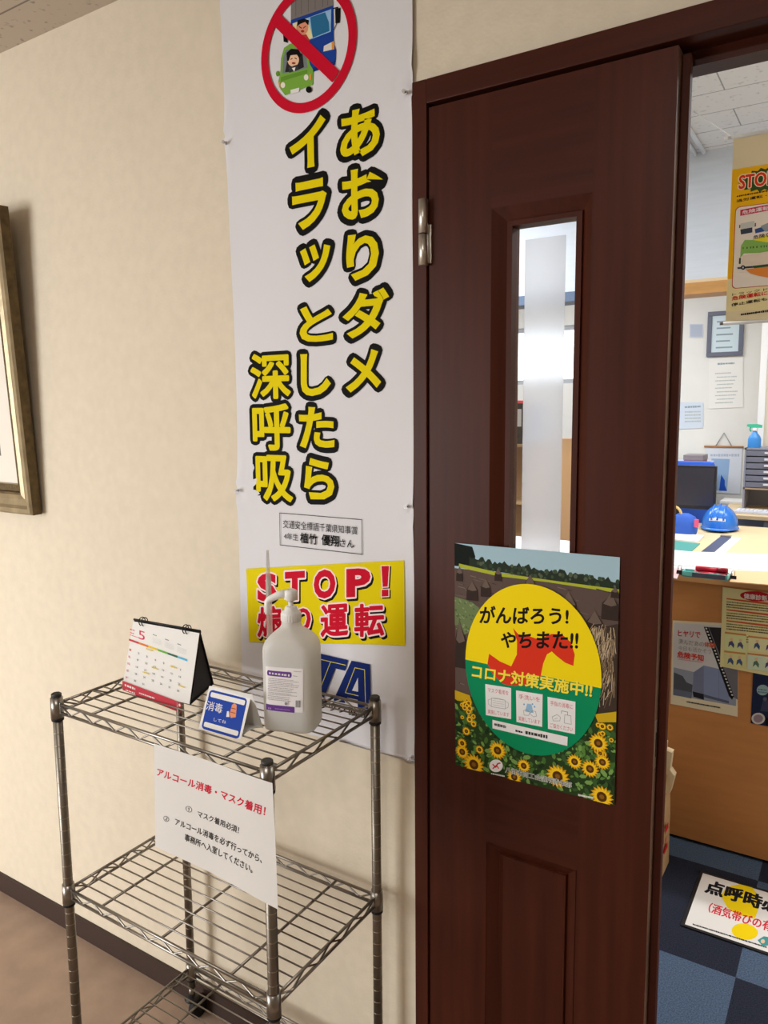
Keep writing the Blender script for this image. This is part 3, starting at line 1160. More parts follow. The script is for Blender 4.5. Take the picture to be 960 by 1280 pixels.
# folded tent sign
def tent_sign():
    pL, pR, pB = on_shelf(248.2, 911.3), on_shelf(301.4, 924.5), on_shelf(328.8, 910.2)
    mid = (pR + pB) / 2
    ap = at_y(315.2, 868.2, mid.y)
    U = (pR - pL)
    Wd = U.length
    U.normalize()
    apL = at_y(261.8, 857.4, mid.y)
    V = (apL - pL)
    H = V.length
    V.normalize()
    root = thing('tent_sign', 'small blue and white folded paper tent sign on the top shelf', 'sign', (pL + pB) / 2)
    N = U.cross(V).normalized()
    s = Sheet(pL, U, V, crop=(145, 765, 4.923))
    s.base([(0, 0), (Wd, 0), (Wd, H), (0, H)], WHITEP, thick=.0005, uv=True)
    BL = ink(42, 74, 168)

    def rr(x0, y0, x1, y1, m, k):
        q = [(575, 455), (838, 508), (770, 785), (508, 720)]
        def P(a, c):
            A = Vector(q[0]).lerp(Vector(q[1]), a)
            B = Vector(q[3]).lerp(Vector(q[2]), a)
            return tuple(A.lerp(B, c))
        pts = []
        for cx, cy, a0 in ((x1 - k, y0 + k, -PI / 2), (x1 - k, y1 - k, 0), (x0 + k, y1 - k, PI / 2), (x0 + k, y0 + k, PI)):
            for i in range(5):
                a = a0 + i * PI / 8
                pts.append(P(cx + k * math.cos(a), cy + k * math.sin(a)))
        s.poly(pts, m)
    rr(.06, .07, .95, .97, BL, .08)
    rr(.10, .12, .91, .23, WHITEP, .03)
    rr(.10, .80, .91, .91, WHITEP, .03)
    s.text('消毒', [(570, 545), (668, 565), (656, 622), (556, 600)], WHITEP, 0.0)
    s.text('してね', [(608, 648), (685, 662), (680, 682), (604, 668)], WHITEP, 0.0)
    s.poly([(722, 565), (738, 556), (752, 566), (744, 640), (712, 645), (706, 620)], ink(232, 150, 110))
    s.line([(716, 585), (744, 590)], .0012, ink(150, 70, 50))
    s.line([(712, 610), (742, 616)], .0012, ink(150, 70, 50))
    s.poly([(690, 605), (702, 605), (704, 640), (684, 640)], WHITEP)
    s.build('front_panel', root)
    b = MB()
    b.prism([pL + (pB - pR), pB, ap, apL], (0, .0006, 0), WHITEP)
    b.build('back_panel', root)
    b = MB()
    n = 6
    pts0 = [(pR - U * .004).lerp(pB - U * .004, k / n) + Vector((0, 0, .006 * math.sin(PI * k / n) + .0008)) for k in range(n + 1)]
    for a, c in zip(pts0, pts0[1:]):
        b.face([a, c, c - U * (Wd - .008), a - U * (Wd - .008)], WHITEP, True)
        b.face([a - Vector((0, 0, .0006)), a - U * (Wd - .008) - Vector((0, 0, .0006)), c - U * (Wd - .008) - Vector((0, 0, .0006)), c - Vector((0, 0, .0006))], WHITEP, True)
    b.build('base_fold', root)


tent_sign()


def milky(name, col_, transp, transl):
    m = bpy.data.materials.new(name)
    m.use_nodes = True
    nt = m.node_tree
    p = nt.nodes['Principled BSDF']
    p.inputs['Base Color'].default_value = lin(*col_)
    p.inputs['Roughness'].default_value = 0.38
    out = nt.nodes['Material Output']
    tl = nt.nodes.new('ShaderNodeBsdfTranslucent')
    tl.inputs[0].default_value = lin(*col_)
    tr = nt.nodes.new('ShaderNodeBsdfTransparent')
    tr.inputs[0].default_value = (0.95, 0.95, 0.94, 1)
    a = nt.nodes.new('ShaderNodeMixShader')
    a.inputs[0].default_value = transl
    c = nt.nodes.new('ShaderNodeMixShader')
    c.inputs[0].default_value = transp
    nt.links.new(p.outputs[0], a.inputs[1])
    nt.links.new(tl.outputs[0], a.inputs[2])
    nt.links.new(a.outputs[0], c.inputs[1])
    nt.links.new(tr.outputs[0], c.inputs[2])
    nt.links.new(c.outputs[0], out.inputs[0])
    return m


# pump bottle
def bottle():
    rot = math.radians(20)
    U = Vector((math.cos(rot), math.sin(rot), 0))
    Vb = Vector((-math.sin(rot), math.cos(rot), 0))
    c0 = on_shelf(360, 916.5) + Vector((-.53, .85, 0)) * 0.036 + Vector((.0045, .003, 0))
    root = thing('pump_bottle', 'milky hand sanitiser pump bottle with a purple-edged label on the top shelf', 'bottle', c0)
    a, d = 0.0475, 0.0375
    BODY = milky('milky_plastic', (248, 248, 246), 0.22, 0.38)
    b = MB()
    prof = [(.90, 0), (.97, .002), (1.0, .007), (1.0, .075), (.995, .120), (1.0, .140), (.985, .150), (.92, .159), (.78, .168), (.58, .176), (.42, .182), (.37, .187), (.36, .194), (.36, .200)]
    idx = b.mi(BODY)
    rings = []
    n = 48
    for r, z in prof:
        k = min(1, max(0, (z - .142) / .042))
        pw = 5.0 * (1 - k) + 2.0 * k
        ra, rd = a * r, (d * r) * (1 - k) + (a * r) * k
        R_ = []
        for i in range(n):
            t = 2 * PI * i / n
            ct, st = math.cos(t), math.sin(t)
            x = math.copysign(abs(ct) ** (2 / pw), ct) * ra
            y = math.copysign(abs(st) ** (2 / pw), st) * rd
            R_.append(b.bm.verts.new(c0 + U * x + Vb * y + Vector((0, 0, z))))
        rings.append(R_)
    for A, B in zip(rings, rings[1:]):
        for i in range(n):
            f = b.bm.faces.new((A[i], A[(i + 1) % n], B[(i + 1) % n], B[i]))
            f.material_index = idx
            f.smooth = True
    f = b.bm.faces.new(rings[0][::-1])
    f.material_index = idx
    b.build('body', root)
    # the liquid inside
    b = MB()
    LIQ = milky('sanitiser_liquid', (236, 238, 234), 0.5, 0.6)
    for_r = [(.88, .004), (.95, .008), (.95, .142), (.02, .1425)]
    idx = b.mi(LIQ)
    rings = []
    for r, z in for_r:
        R_ = []
        for i in range(n):
            t = 2 * PI * i / n
            ct, st = math.cos(t), math.sin(t)
            R_.append(b.bm.verts.new(c0 + U * math.copysign(abs(ct) ** .4, ct) * a * r + Vb * math.copysign(abs(st) ** .4, st) * d * r + Vector((0, 0, z))))
        rings.append(R_)
    for A, B in zip(rings, rings[1:]):
        for i in range(n):
            f = b.bm.faces.new((A[i], A[(i + 1) % n], B[(i + 1) % n], B[i]))
            f.material_index = idx
            f.smooth = True
    b.bm.faces.new(rings[0][::-1]).material_index = idx
    b.build('liquid', root)
    WP = mat('white_pump_plastic', (240, 239, 236), 0.35)
    b = MB()
    b.lathe(c0, [(.0165, .193), (.0178, .194), (.0178, .208), (.0165, .2105), (.012, .2115), (.0105, .219), (.0085, .2205)], WP, 32)
    for k in range(24):
        t = 2 * PI * k / 24
        b.box((-.0006, .0172, .195), (.0006, .0184, .207), WP, 0, Matrix.Translation(c0) @ Matrix.Rotation(t, 4, 'Z'))
    b.build('cap', root)
    b = MB()
    b.lathe(c0, [(.0045, .219), (.0045, .232)], WP, 16)
    h = c0 + Vector((0, 0, .240))
    D = (Vector((-RIGHT.x, -RIGHT.y, 0))).normalized()          # spout points left
    tip = h + D * .0385 + Vector((0, 0, -.008))
    b.lathe((h.x, h.y, h.z), [(.007, -.010), (.0115, -.007), (.0125, .002), (.0115, .008), (.007, .0105)], WP, 24)
    b.tube([h + D * .002 + Vector((0, 0, .003)), h + D * .02 + Vector((0, 0, .001)), tip, tip + D * .003 + Vector((0, 0, -.004)), tip + D * .0035 + Vector((0, 0, -.012)), tip + D * .0035 + Vector((0, 0, -.026))], .005, WP, 14, rad=[.0088, .0070, .0058, .0056, .0052, .0044])
    b.build('pump_head', root)
    b = MB()
    b.tube([c0 + Vector((0, 0, .015)), c0 + Vector((0, 0, .2))], .0028, milky('dip_tube_plastic', (226, 226, 222), 0.5, 0.3), 10)
    b.build('dip_tube', root)
    s = Sheet(c0 - Vb * (d + .0006), U, (0, 0, 1), crop=(310, 680, 5.118), step=.00008)
    s.warp = lambda u, v: -d * (1 - max(1e-4, 1 - min(.999, abs(u / a)) ** 5) ** .2)
    q = [(110, 783), (352, 800), (350, 1080), (115, 1065)]
    TL, TR, BR, BL = [Vector(s.px(*p)) for p in q]
    nn = 24
    s.w = .0001
    LB = mat('bottle_label', (244, 240, 240), 0.45)
    for k in range(nn):
        e = [(TL.lerp(TR, k / nn)), (TL.lerp(TR, (k + 1) / nn)), (BL.lerp(BR, (k + 1) / nn)), (BL.lerp(BR, k / nn))]
        s.face([s.at(*p) for p in e][::-1], LB)

    def strip(pts, m, n=10):
        A, B, C_, D_ = [Vector(s.px(*p)) for p in pts]
        s.up()
        for k in range(n):
            e = [A.lerp(B, k / n), A.lerp(B, (k + 1) / n), D_.lerp(C_, (k + 1) / n), D_.lerp(C_, k / n)]
            s.face([s.at(*p) for p in e][::-1], m)
    PUR = ink(112, 70, 150)
    strip([(128, 808), (272, 820), (272, 856), (128, 842)], PUR)
    s.ell(128, 825, 8, 17, PUR, n=16)
    s.ell(272, 838, 8, 17, PUR, n=16)
    strip([(112, 1024), (298, 1042), (298, 1080), (115, 1062)], PUR)
    for k, (x, w) in enumerate(((140, 10), (160, 12), (180, 14), (200, 14), (222, 12), (240, 16), (262, 10))):
        s.dashes((x - w / 2, 826 + k * 2.2), (x + w / 2, 827 + k * 2.2), 14, WHITEP, gap=.1)
    GR = ink(150, 146, 150)
    for k in range(13):
        y = 858 + k * 11
        s.dashes((128, y), (128 + random.uniform(120, 200), y + 15), 4.0, GR, gap=.5, mean=4)
    s.dashes((295, 812), (342, 816), 4, GR)
    s.dashes((290, 840), (320, 846), 4, GR)
    s.dashes((130, 1048), (150, 1050), 14, ink(170, 140, 200))
    s.dashes((175, 1050), (270, 1060), 7, ink(170, 140, 200))
    s.ell(246, 1018, 9, 10, GR)
    for k in range(9):
        x = 308 + k * 3.4
        s.poly([(x, 998), (x + random.choice((1.2, 2.2)), 998), (x + 1.8, 1042), (x, 1042)], BLACK)
    s.build('label_sticker', root)


bottle()


# slim clear tube behind the bottle
def clear_tube():
    y = -0.165
    p0 = at_y(337.5, 800, y)
    top = at_y(337.0, 688, y)
    base = Vector((p0.x, y, ZS))
    root = thing('plastic_tube', 'slim clear plastic tube standing upright behind the spout of the pump bottle', 'tube', base)
    CT = milky('clear_tube_plastic', (214, 212, 208), 0.62, 0.4)
    h = top.z - ZS
    b = MB()
    b.tube([base, base + Vector((0, 0, h * .80)), base + Vector((0, 0, h * .87)), base + Vector((0, 0, h))], .005, CT, 16, rad=[.0055, .0055, .0042, .0022])
    b.build('tube_body', root)
    b = MB()
    b.tube([base + Vector((0, 0, h * .70)), base + Vector((0, 0, h * .835))], .004, milky('tube_white_insert', (236, 236, 234), 0.25, 0.4), 14, rad=[.004, .0034])
    b.tube([base + Vector((-.002, -.0042, h * .705)), base + Vector((.002, -.0042, h * .705))], .0012, mat('tube_grey_mark', (90, 86, 84), 0.5), 8)
    b.build('plunger', root)


clear_tube()


# notice hung on the front of the rack
def notice():
    y = RY0 - 0.0145
    s = Sheet((0, y, 0), crop=(180, 920, 5.333))
    TL, TR, BR, BL = [Vector(s.px(*p)) for p in ((66, 50), (856, 338), (900, 1150), (75, 735))]
    ztop = Z1 - .006
    TL.y, TR.y = ztop, ztop
    s.warp = lambda u, v: -0.0015 + .0015 * math.cos((u - TL.x) * 26) + 0.003 * max(0, (ztop - v) / .2) ** 2 * max(0, (u + .16) / .12)
    n = 20
    m = mat('notice_paper', (226, 223, 219), 0.7, spec=.2)
    G_ = [[s.bm.verts.new(s.at(*(BL.lerp(BR, i / n).lerp(TL.lerp(TR, i / n), j / n)))) for j in range(n + 1)] for i in range(n + 1)]
    mi = s.mi(m)
    for i in range(n):
        for j in range(n):
            f = s.bm.faces.new((G_[i][j], G_[i + 1][j], G_[i + 1][j + 1], G_[i][j + 1]))
            f.material_index = mi
            f.smooth = True
    s.w = .0004
    R_, K = ink(206, 30, 60), ink(40, 38, 40)
    s.text('アルコール消毒・マスク着用！', [(92, 212), (812, 470), (806, 532), (86, 262)], R_, 0.022)
    s.text('①', [(274, 465), (316, 480), (312, 518), (272, 502)], K, 0.0)
    s.text('マスク着用必須！', [(352, 500), (634, 606), (628, 652), (350, 542)], K, 0.012)
    s.text('②', [(132, 528), (168, 540), (165, 576), (130, 564)], K, 0.0)
    s.text('アルコール消毒を必ず行ってから、', [(208, 548), (794, 798), (788, 846), (205, 592)], K, 0.012)
    s.text('事務所へ入室してください。', [(270, 652), (730, 862), (724, 912), (266, 698)], K, 0.012)
    o = s.build('paper_notice')
    tag(o, 'white paper notice with red heading hung on the front rail of the wire rack', 'notice')


notice()


# ------------------------------------------------------------------ poster on the door
def door_poster():
    s = Sheet((0, YL - 0.0012, 0), crop=(550, 660, 3.555))
    q = [(65, 66), (800, 130), (776, 1231), (71, 1051)]
    TL, TR, BR, BL = [Vector(s.px(*p)) for p in q]
    rnd = random.Random(3)

    def P(a, c):        # fractions of the poster, from its top left corner
        p = (TL.lerp(TR, a)).lerp(BL.lerp(BR, a), c)
        return (p.x, p.y)
    s.base([tuple(BL), tuple(BR), tuple(TR), tuple(TL)], ink(96, 80, 74), uv=True)

    def fpoly(pts, m):
        s.uv_poly([P(*p) for p in pts], m)
    SKY, TREE, FIELD, EARTH2 = ink(168, 200, 214), ink(46, 56, 44), ink(92, 78, 74), ink(112, 98, 88)
    fpoly([(0, 0), (1, 0), (1, .11), (0, .11)], SKY)
    fpoly([(0, .0), (.12, .01), (.14, .05), (.13, .1), (0, .1)], ink(26, 32, 28))
    pts = [(0.10, .10)]
    for k in range(60):
        x = .10 + .90 * k / 59
        pts.append((x, .055 + .035 * x + rnd.uniform(-.012, .012)))
    pts.append((1, .13))
    fpoly(pts, TREE)
    s.scatter()
    for k in range(60):
        x = rnd.uniform(.15, 1)
        y = .07 + .035 * x + rnd.uniform(-.012, .022)
        r = rnd.uniform(.006, .014)
        fpoly([(max(0, min(1, x + r * math.cos(t))), y + r * .8 * math.sin(t)) for t in [k2 * PI / 3 for k2 in range(6)]], ink(*rnd.choice(((70, 84, 62), (56, 70, 54), (88, 100, 80)))))
    s.settle()
    fpoly([(.03, .088), (.3, .11), (.6, .118), (1, .125), (1, .14), (.6, .127), (.3, .125), (.03, .105)], ink(176, 186, 60))
    s.scatter()
    for k in range(170):      # furrows and stubble
        x, y = rnd.uniform(0, .92), rnd.uniform(.13, .62)
        l = rnd.uniform(.02, .08)
        fpoly([(x, y), (x + l, y + l * .12), (x + l, y + l * .12 + .003), (x, y + .004)], rnd.choice((EARTH2, ink(74, 62, 60), ink(126, 110, 100))))
    s.settle()
    fpoly([(0, .235), (.12, .25), (.18, .28), (.16, .36), (.06, .40), (0, .36)], ink(110, 128, 84))
    s.scatter()
    for k in range(60):
        x, y = rnd.uniform(0, .17), rnd.uniform(.24, .38)
        fpoly([(x, y), (x + .012, y + .003), (x + .010, y + .008), (x, y + .006)], ink(*rnd.choice(((140, 152, 110), (86, 104, 66)))))
    s.settle()
    HAY, HAY2 = ink(58, 46, 42), ink(110, 94, 84)
    for x, y, w, h in ((.035, .135, .05, .06), (.29, .12, .05, .05), (.49, .15, .07, .08), (.21, .185, .07, .07), (.12, .205, .08, .075), (.72, .22, .10, .11), (.87, .28, .10, .10), (.96, .2, .11, .10), (.98, .14, .05, .04), (.03, .45, .10, .20)):
        x1 = min(1, x + w / 2)
        x0 = max(0, x - w / 2)
        fpoly([(x0, y + h / 2), (x0 + .004, y - h * .15), (x, y - h * .55), (x1 - .004, y - h * .15), (x1, y + h / 2)], HAY)
        fpoly([(x0 + w * .1, y - h * .12), (x, y - h * .6), (x1 - w * .1, y - h * .12), (x, y - h * .05)], HAY2)
    # the straw rick on the right
    fpoly([(1, .26), (.90, .285), (.79, .36), (.83, .62), (.90, .66), (1, .66)], ink(66, 54, 46))
    s.scatter()
    for k in range(260):
        x, y = rnd.uniform(.80, .985), rnd.uniform(.27, .55)
        if x < .81 + abs(y - .42) * .35:
            continue
        dx, dy = rnd.uniform(-.03, .012), rnd.uniform(.03, .07)
        fpoly([(x, y), (min(1, x + .004), y), (min(1, x + dx + .004), y + dy), (x + dx, y + dy)], ink(*rnd.choice(((168, 146, 116), (140, 118, 92), (196, 176, 146), (104, 86, 68)))))
    s.settle()
    # sunflower field
    fpoly([(0, .655), (.25, .69), (.6, .68), (1, .615), (1, 1), (0, 1)], ink(44, 66, 34))
    fpoly([(0, .655), (.1, .665), (.12, .70), (0, .70)], ink(206, 170, 30))
    fpoly([(.88, .64), (1, .612), (1, .655), (.9, .67)], ink(206, 170, 30))
    s.scatter()
    for k in range(620):
        x, y = rnd.random(), rnd.uniform(.70, .995)
        r = rnd.uniform(.008, .028)
        a = rnd.uniform(0, PI)
        pts = []
        for t in range(6):
            u, v = r * math.cos(t * PI / 3), r * .55 * math.sin(t * PI / 3)
            pts.append((min(1, max(0, x + u * math.cos(a) - v * math.sin(a))), min(1, max(.66, y + (u * math.sin(a) + v * math.cos(a)) * .7))))
        fpoly(pts, ink(*rnd.choice(((72, 112, 50), (92, 134, 62), (34, 52, 28), (122, 162, 84), (60, 92, 48)))))

    s.settle()

    def flower(x, y, r):
        n = 16
        for lay, (k0, c) in enumerate(((1.0, (222, 158, 22)), (.86, (248, 206, 40)))):
            pts = []
            for k in range(n * 2):
                a = PI * k / n + lay * .1
                rr = r * k0 * (1.0 if k % 2 == 0 else .68)
                pts.append((min(1, max(0, x + rr * math.cos(a))), min(1, y + rr * .70 * math.sin(a))))
            fpoly(pts, ink(*c))
        fpoly([(min(1, max(0, x + r * .42 * math.cos(t))), min(1, y + r * .30 * math.sin(t))) for t in [k * PI / 7 for k in range(14)]], ink(88, 52, 20))
        fpoly([(min(1, max(0, x + r * .2 * math.cos(t))), min(1, y + r * .14 * math.sin(t))) for t in [k * PI / 5 for k in range(10)]], ink(140, 96, 30))
    s.step = 8e-6
    for k in range(26):
        x = rnd.choice((rnd.uniform(.02, .17), rnd.uniform(.88, .98)))
        flower(x, rnd.uniform(.68, .80), rnd.uniform(.012, .028))
    for x, y, r in ((.05, .93, .05), (.13, .975, .075), (.29, .885, .060), (.05, .89, .035), (.46, .925, .045), (.67, .935, .075), (.77, .855, .048), (.86, .87, .055), (.93, .83, .048), (.905, .755, .06), (.40, .995, .05), (.93, .975, .07), (.17, .9, .03), (.08, .83, .03), (.13, .79, .022)):
        flower(x, min(.985, y), r)
    s.step = 3e-5
    # egg shaped panel: yellow above, green below, red shape across
    YELW, GREEN, REDS = ink(250, 222, 20), ink(14, 140, 92), ink(222, 58, 34)
    cx, cy, rx, ry, tilt = 419, 627, 302, 378, 0.0
    egg = [(cx + rx * math.cos(a), cy + ry * math.sin(a) + (rx * math.cos(a)) * .15) for a in [2 * PI * k / 64 for k in range(64)]]

    def split(x):
        return 575 + (x - 117) * .178
    s.poly(egg, YELW)
    low = [p for p in egg if p[1] >= split(p[0])]
    # order the lower arc from right to left
    low = sorted([p for p in low], key=lambda p: math.atan2(p[1] - cy, p[0] - cx) % (2 * PI))
    a0 = (118, split(118))
    a1 = (720, split(720))
    low = [p for p in sorted(egg, key=lambda p: ((math.atan2((p[1] - cy - (p[0] - cx) * .15) / ry, (p[0] - cx) / rx)) % (2 * PI))) if p[1] > split(p[0])]
    s.poly(low, GREEN)
    s.poly([(328, 442), (352, 470), (400, 478), (440, 492), (500, 468), (545, 470), (585, 505), (602, 560), (596, 610), (560, 596), (520, 565), (500, 546), (478, 560), (462, 600), (450, 660), (400, 690), (330, 700), (285, 690), (240, 650), (215, 600), (222, 556), (270, 590), (320, 612), (345, 560), (346, 500)], REDS)
    K = ink(30, 24, 22)
    s.text('がんばろう!', [(185, 345), (574, 352), (572, 424), (180, 420)], K, 0.028)
    s.text('やちまた!!', [(278, 462), (618, 455), (614, 535), (274, 528)], K, 0.028)
    LY = ink(250, 228, 70)
    s.text('コロナ対策実施中!!', [(150, 602), (680, 690), (676, 750), (146, 662)], LY, 0.03, stroke=0.03, stroke_m=LY, shadow=(ink(20, 90, 60), .0008, -.0008))
    CARD, CR = ink(236, 236, 236), ink(206, 74, 90)
    for (q, t1, t2) in ((((205, 690), (320, 708), (320, 846), (208, 828)), 'マスク着用を', '実施しています'),
                        (((342, 718), (460, 736), (458, 880), (344, 858)), '手洗いを', '実施しています'),
                        (((482, 746), (606, 768), (604, 912), (484, 888)), '手指の消毒に', 'ご協力ください')):
        s.poly(list(q), CARD)
        Q = [Vector(p) for p in q]

        def F(a, c, Q=Q):
            return tuple(Q[0].lerp(Q[1], a).lerp(Q[3].lerp(Q[2], a), c))
        s.text(t1, [F(.1, .10), F(.9, .10), F(.9, .25), F(.1, .25)], CR, 0.0)
        s.text(t2, [F(.08, .80), F(.92, .80), F(.92, .94), F(.08, .94)], CR, 0.0)
        LN = ink(120, 126, 134)
        if t1[0] == 'マ':
            for a in (.25, .75):
                s.line([F(a, .42), F(.5 if a < .5 else .5, .40), F(a, .42)], .0005, LN)
            s.line([F(.24, .42), F(.76, .42), F(.78, .70), F(.22, .70)], .0006, LN, closed=True)
            for k in (.49, .56, .63):
                s.line([F(.28, k), F(.72, k)], .0004, LN)
            s.line([F(.24, .44), F(.10, .50), F(.12, .64), F(.22, .68)], .0005, LN)
            s.line([F(.76, .44), F(.90, .50), F(.88, .64), F(.78, .68)], .0005, LN)
        elif t1[0:2] == '手洗':
            s.poly([F(.42, .36), F(.58, .36), F(.60, .42), F(.66, .62), F(.34, .62), F(.40, .42)], ink(150, 190, 220))
            s.line([F(.28, .60), F(.40, .55), F(.52, .62), F(.48, .72), F(.30, .74)], .0006, LN, closed=True)
            s.line([F(.74, .56), F(.62, .56), F(.52, .66), F(.66, .74), F(.78, .70)], .0006, LN, closed=True)
            for a, c in ((.3, .4), (.7, .42), (.62, .35)):
                s.poly([F(a + .03 * math.cos(t), c + .03 * math.sin(t)) for t in [k * PI / 4 for k in range(8)]], ink(120, 170, 210))
        else:
            s.line([F(.62, .46), F(.84, .46), F(.86, .72), F(.60, .72)], .0006, LN, closed=True)
            s.line([F(.72, .46), F(.72, .36), F(.50, .36), F(.50, .44)], .0008, LN)
            s.line([F(.16, .60), F(.34, .50), F(.46, .56), F(.44, .68), F(.2, .72)], .0006, LN, closed=True)
            s.line([F(.24, .66), F(.36, .60)], .0005, LN)
    s.poly([(238, 848), (572, 924), (570, 964), (238, 886)], CARD)
    s.dashes((246, 868), (298, 880), 13, ink(90, 90, 90), gap=.12, mean=3)
    s.dashes((340, 896), (372, 904), 9, K, gap=.1)
    s.dashes((384, 904), (482, 924), 16, ink(60, 60, 60), gap=.12, mean=3)
    # round badge with a red mark, lettering along the foot
    s.ell(254, 1052, 30, 28, CARD)
    s.line([(240, 1046), (252, 1058), (262, 1042), (272, 1040)], .0024, ink(206, 40, 50))
    s.line([(240, 1064), (256, 1050), (266, 1064)], .0020, ink(206, 40, 50))
    OUTL = ink(226, 230, 222)
    s.text('八街市商工会議所青年部', [(296, 1056), (590, 1126), (588, 1150), (294, 1082)], ink(30, 40, 30), 0.0, stroke=0.05, stroke_m=OUTL)
    s.dashes((232, 1086), (292, 1098), 7, OUTL, gap=.2)
    s.dashes((618, 1180), (684, 1194), 9, OUTL, gap=.12)
    o = s.build('door_poster')
    tag(o, 'poster with a yellow and green oval over sunflowers and haystacks taped to the dark door', 'poster')


door_poster()

# ------------------------------------------------------------------ the counter
YK, ZK = 1.3977, 0.955


def counter():
    root = thing('counter', 'brown wood reception counter with a white top inside the office', 'counter', (0.5, YK + .15, 0))
    b = MB()
    x0, x1 = -1.3, 2.6
    b.box((x0, YK, 0.012), (x1, YK + 0.018, 0.912), MAPLE)
    b.box((x0, YK + .03, 0.0), (x1, YK + .30, 0.012), BLACK)
    b.box((x0, YK + .26, 0.012), (x1, YK + .278, 0.912), MAPLE)
    b.box((x0, YK + .018, 0.02), (x0 + .02, YK + .26, 0.912), MAPLE)
    b.box((x1 - .02, YK + .018, 0.02), (x1, YK + .26, 0.912), MAPLE)
    b.build('front_panel', root)
    b = MB()
    b.box((x0 - .02, YK - 0.022, 0.912), (x1 + .02, YK + .30, ZK - .004), mat('counter_maple_edge', (206, 152, 98), 0.45), 0.002)
    b.build('edge_band', root)
    b = MB()
    b.box((x0 - .02, YK - 0.024, ZK - .012), (x1 + .02, YK + .302, ZK), LAMW, 0.002)
    b.build('worktop', root)


counter()
YP = YK - 0.0012


def hazard_poster():
    s = Sheet((0, YP, 0), crop=(830, 720, 6.4))
    s.base([(52, 1022), (590, 1126), (598, 384), (70, 354)], ink(226, 214, 184))
    s.poly([(78, 375), (585, 402), (576, 1040), (70, 948)], ink(206, 204, 206))
    s.poly([(78, 730), (74, 950), (576, 1040), (580, 800), (400, 780), (250, 770)], ink(150, 156, 172))
    s.poly([(80, 770), (150, 800), (180, 850), (230, 870), (220, 980), (74, 950)], ink(84, 88, 96))
    s.poly([(74, 900), (220, 930), (220, 978), (74, 952)], ink(104, 112, 132))
    s.poly([(236, 770), (318, 715), (318, 945), (230, 925)], ink(120, 126, 152))
    s.poly([(318, 715), (450, 745), (520, 760), (520, 1000), (318, 945)], ink(132, 144, 178))
    s.line([(440, 745), (440, 975)], .001, ink(110, 118, 146))
    s.poly([(228, 922), (320, 945), (320, 990), (236, 965)], ink(44, 42, 50))
    s.poly([(318, 945), (520, 1000), (520, 1020), (318, 968)], ink(92, 98, 120))
    s.poly([(320, 405), (596, 420), (590, 990), (545, 960), (440, 720)], ink(112, 110, 118))
    s.poly([(360, 410), (596, 422), (594, 700), (470, 690)], ink(48, 46, 50))
    s.poly([(318, 405), (352, 407), (560, 960), (545, 990), (520, 960)], ink(34, 32, 36))
    for k in range(22):
        t = k / 21
        x, y = 338 + (545 - 338) * t, 420 + (950 - 420) * t
        s.poly([(x - 7, y - 7), (x + 7, y - 5), (x + 9, y + 7), (x - 5, y + 5)], ink(210, 210, 206))
    R_, PG = ink(214, 64, 52), ink(150, 146, 140)
    s.text('ヒヤリで', [(116, 432), (292, 446), (290, 496), (112, 480)], R_, 0.02)
    s.text('済んだあの体験', [(116, 500), (410, 536), (408, 580), (114, 540)], PG, 0.0)
    s.text('体験', [(325, 524), (410, 536), (408, 576), (323, 562)], ink(220, 96, 56), 0.02)
    s.text('今日も活かそう', [(114, 556), (380, 584), (378, 622), (112, 592)], PG, 0.0)
    s.text('危険予知', [(110, 600), (318, 632), (316, 682), (108, 650)], R_, 0.03)
    s.dashes((112, 664), (310, 690), 4, R_, gap=.1)
    s.dashes((180, 1004), (450, 1052), 11, ink(60, 58, 56), gap=.12)
    tag(s.build('counter_poster'), 'poster with a grey lorry and a diagonal filmstrip, lowest left on the counter front', 'poster', 'posters on the counter front')


def health_poster():
    s = Sheet((0, YP - .0016, 0), crop=(830, 720, 6.4))
    TL, BL = s.px(470, 88), s.px(448, 722)
    x1 = TL[0] + .32
    s.base([(BL[0], BL[1]), (x1, BL[1] - .012), (x1, TL[1] - .006), TL], ink(226, 216, 160), uv=True)
    RD = ink(196, 40, 52)
    s.ell(735, 162, 126, 40, RD, rot=.08)
    s.text('健康診断', [(640, 138), (826, 158), (826, 200), (640, 180)], WHITEP, 0.02)
    GN, DK = ink(120, 124, 84), ink(96, 84, 62)
    for k in range(4):
        y = 184 + k * 88
        if k < 3:
            s.poly([(500, y - 12 + 4), (880, y + 34), (880, y + 52), (500, y + 2)], ink(206, 92, 66))
        for j in range(3):
            s.dashes((500, y + 22 + j * 20), (880, y + 62 + j * 20), 11, DK if j else GN, gap=.18, mean=4)
    for (x0, y0, w, h, c) in ((488, 445, 170, 150, (214, 220, 160)), (675, 475, 230, 120, (226, 222, 170)), (482, 595, 170, 125, (216, 212, 150)), (668, 612, 230, 130, (206, 220, 190))):
        s.poly([(x0, y0), (x0 + w, y0 + w * .12), (x0 + w, y0 + h + w * .12), (x0, y0 + h)], ink(*c))
        s.poly([(x0, y0), (x0 + w, y0 + w * .12), (x0 + w, y0 + w * .12 + 14), (x0, y0 + 14)], ink(206, 140, 80))
        for j, cx in enumerate((x0 + w * .3, x0 + w * .72)):
            cy = y0 + h * .6 + (cx - x0) * .12
            s.poly([(cx - 26, cy + 28), (cx - 18, cy - 14), (cx + 6, cy - 24), (cx + 24, cy + 6), (cx + 20, cy + 36), (cx - 4, cy + 8)], ink(*random.choice(((70, 90, 130), (84, 80, 120), (90, 120, 100)))))
            s.ell(cx + 2, cy - 34, 13, 13, ink(226, 186, 150), n=12)
    tag(s.build('counter_poster'), 'cream text poster with a red oval heading hung from the counter edge', 'poster', 'posters on the counter front')


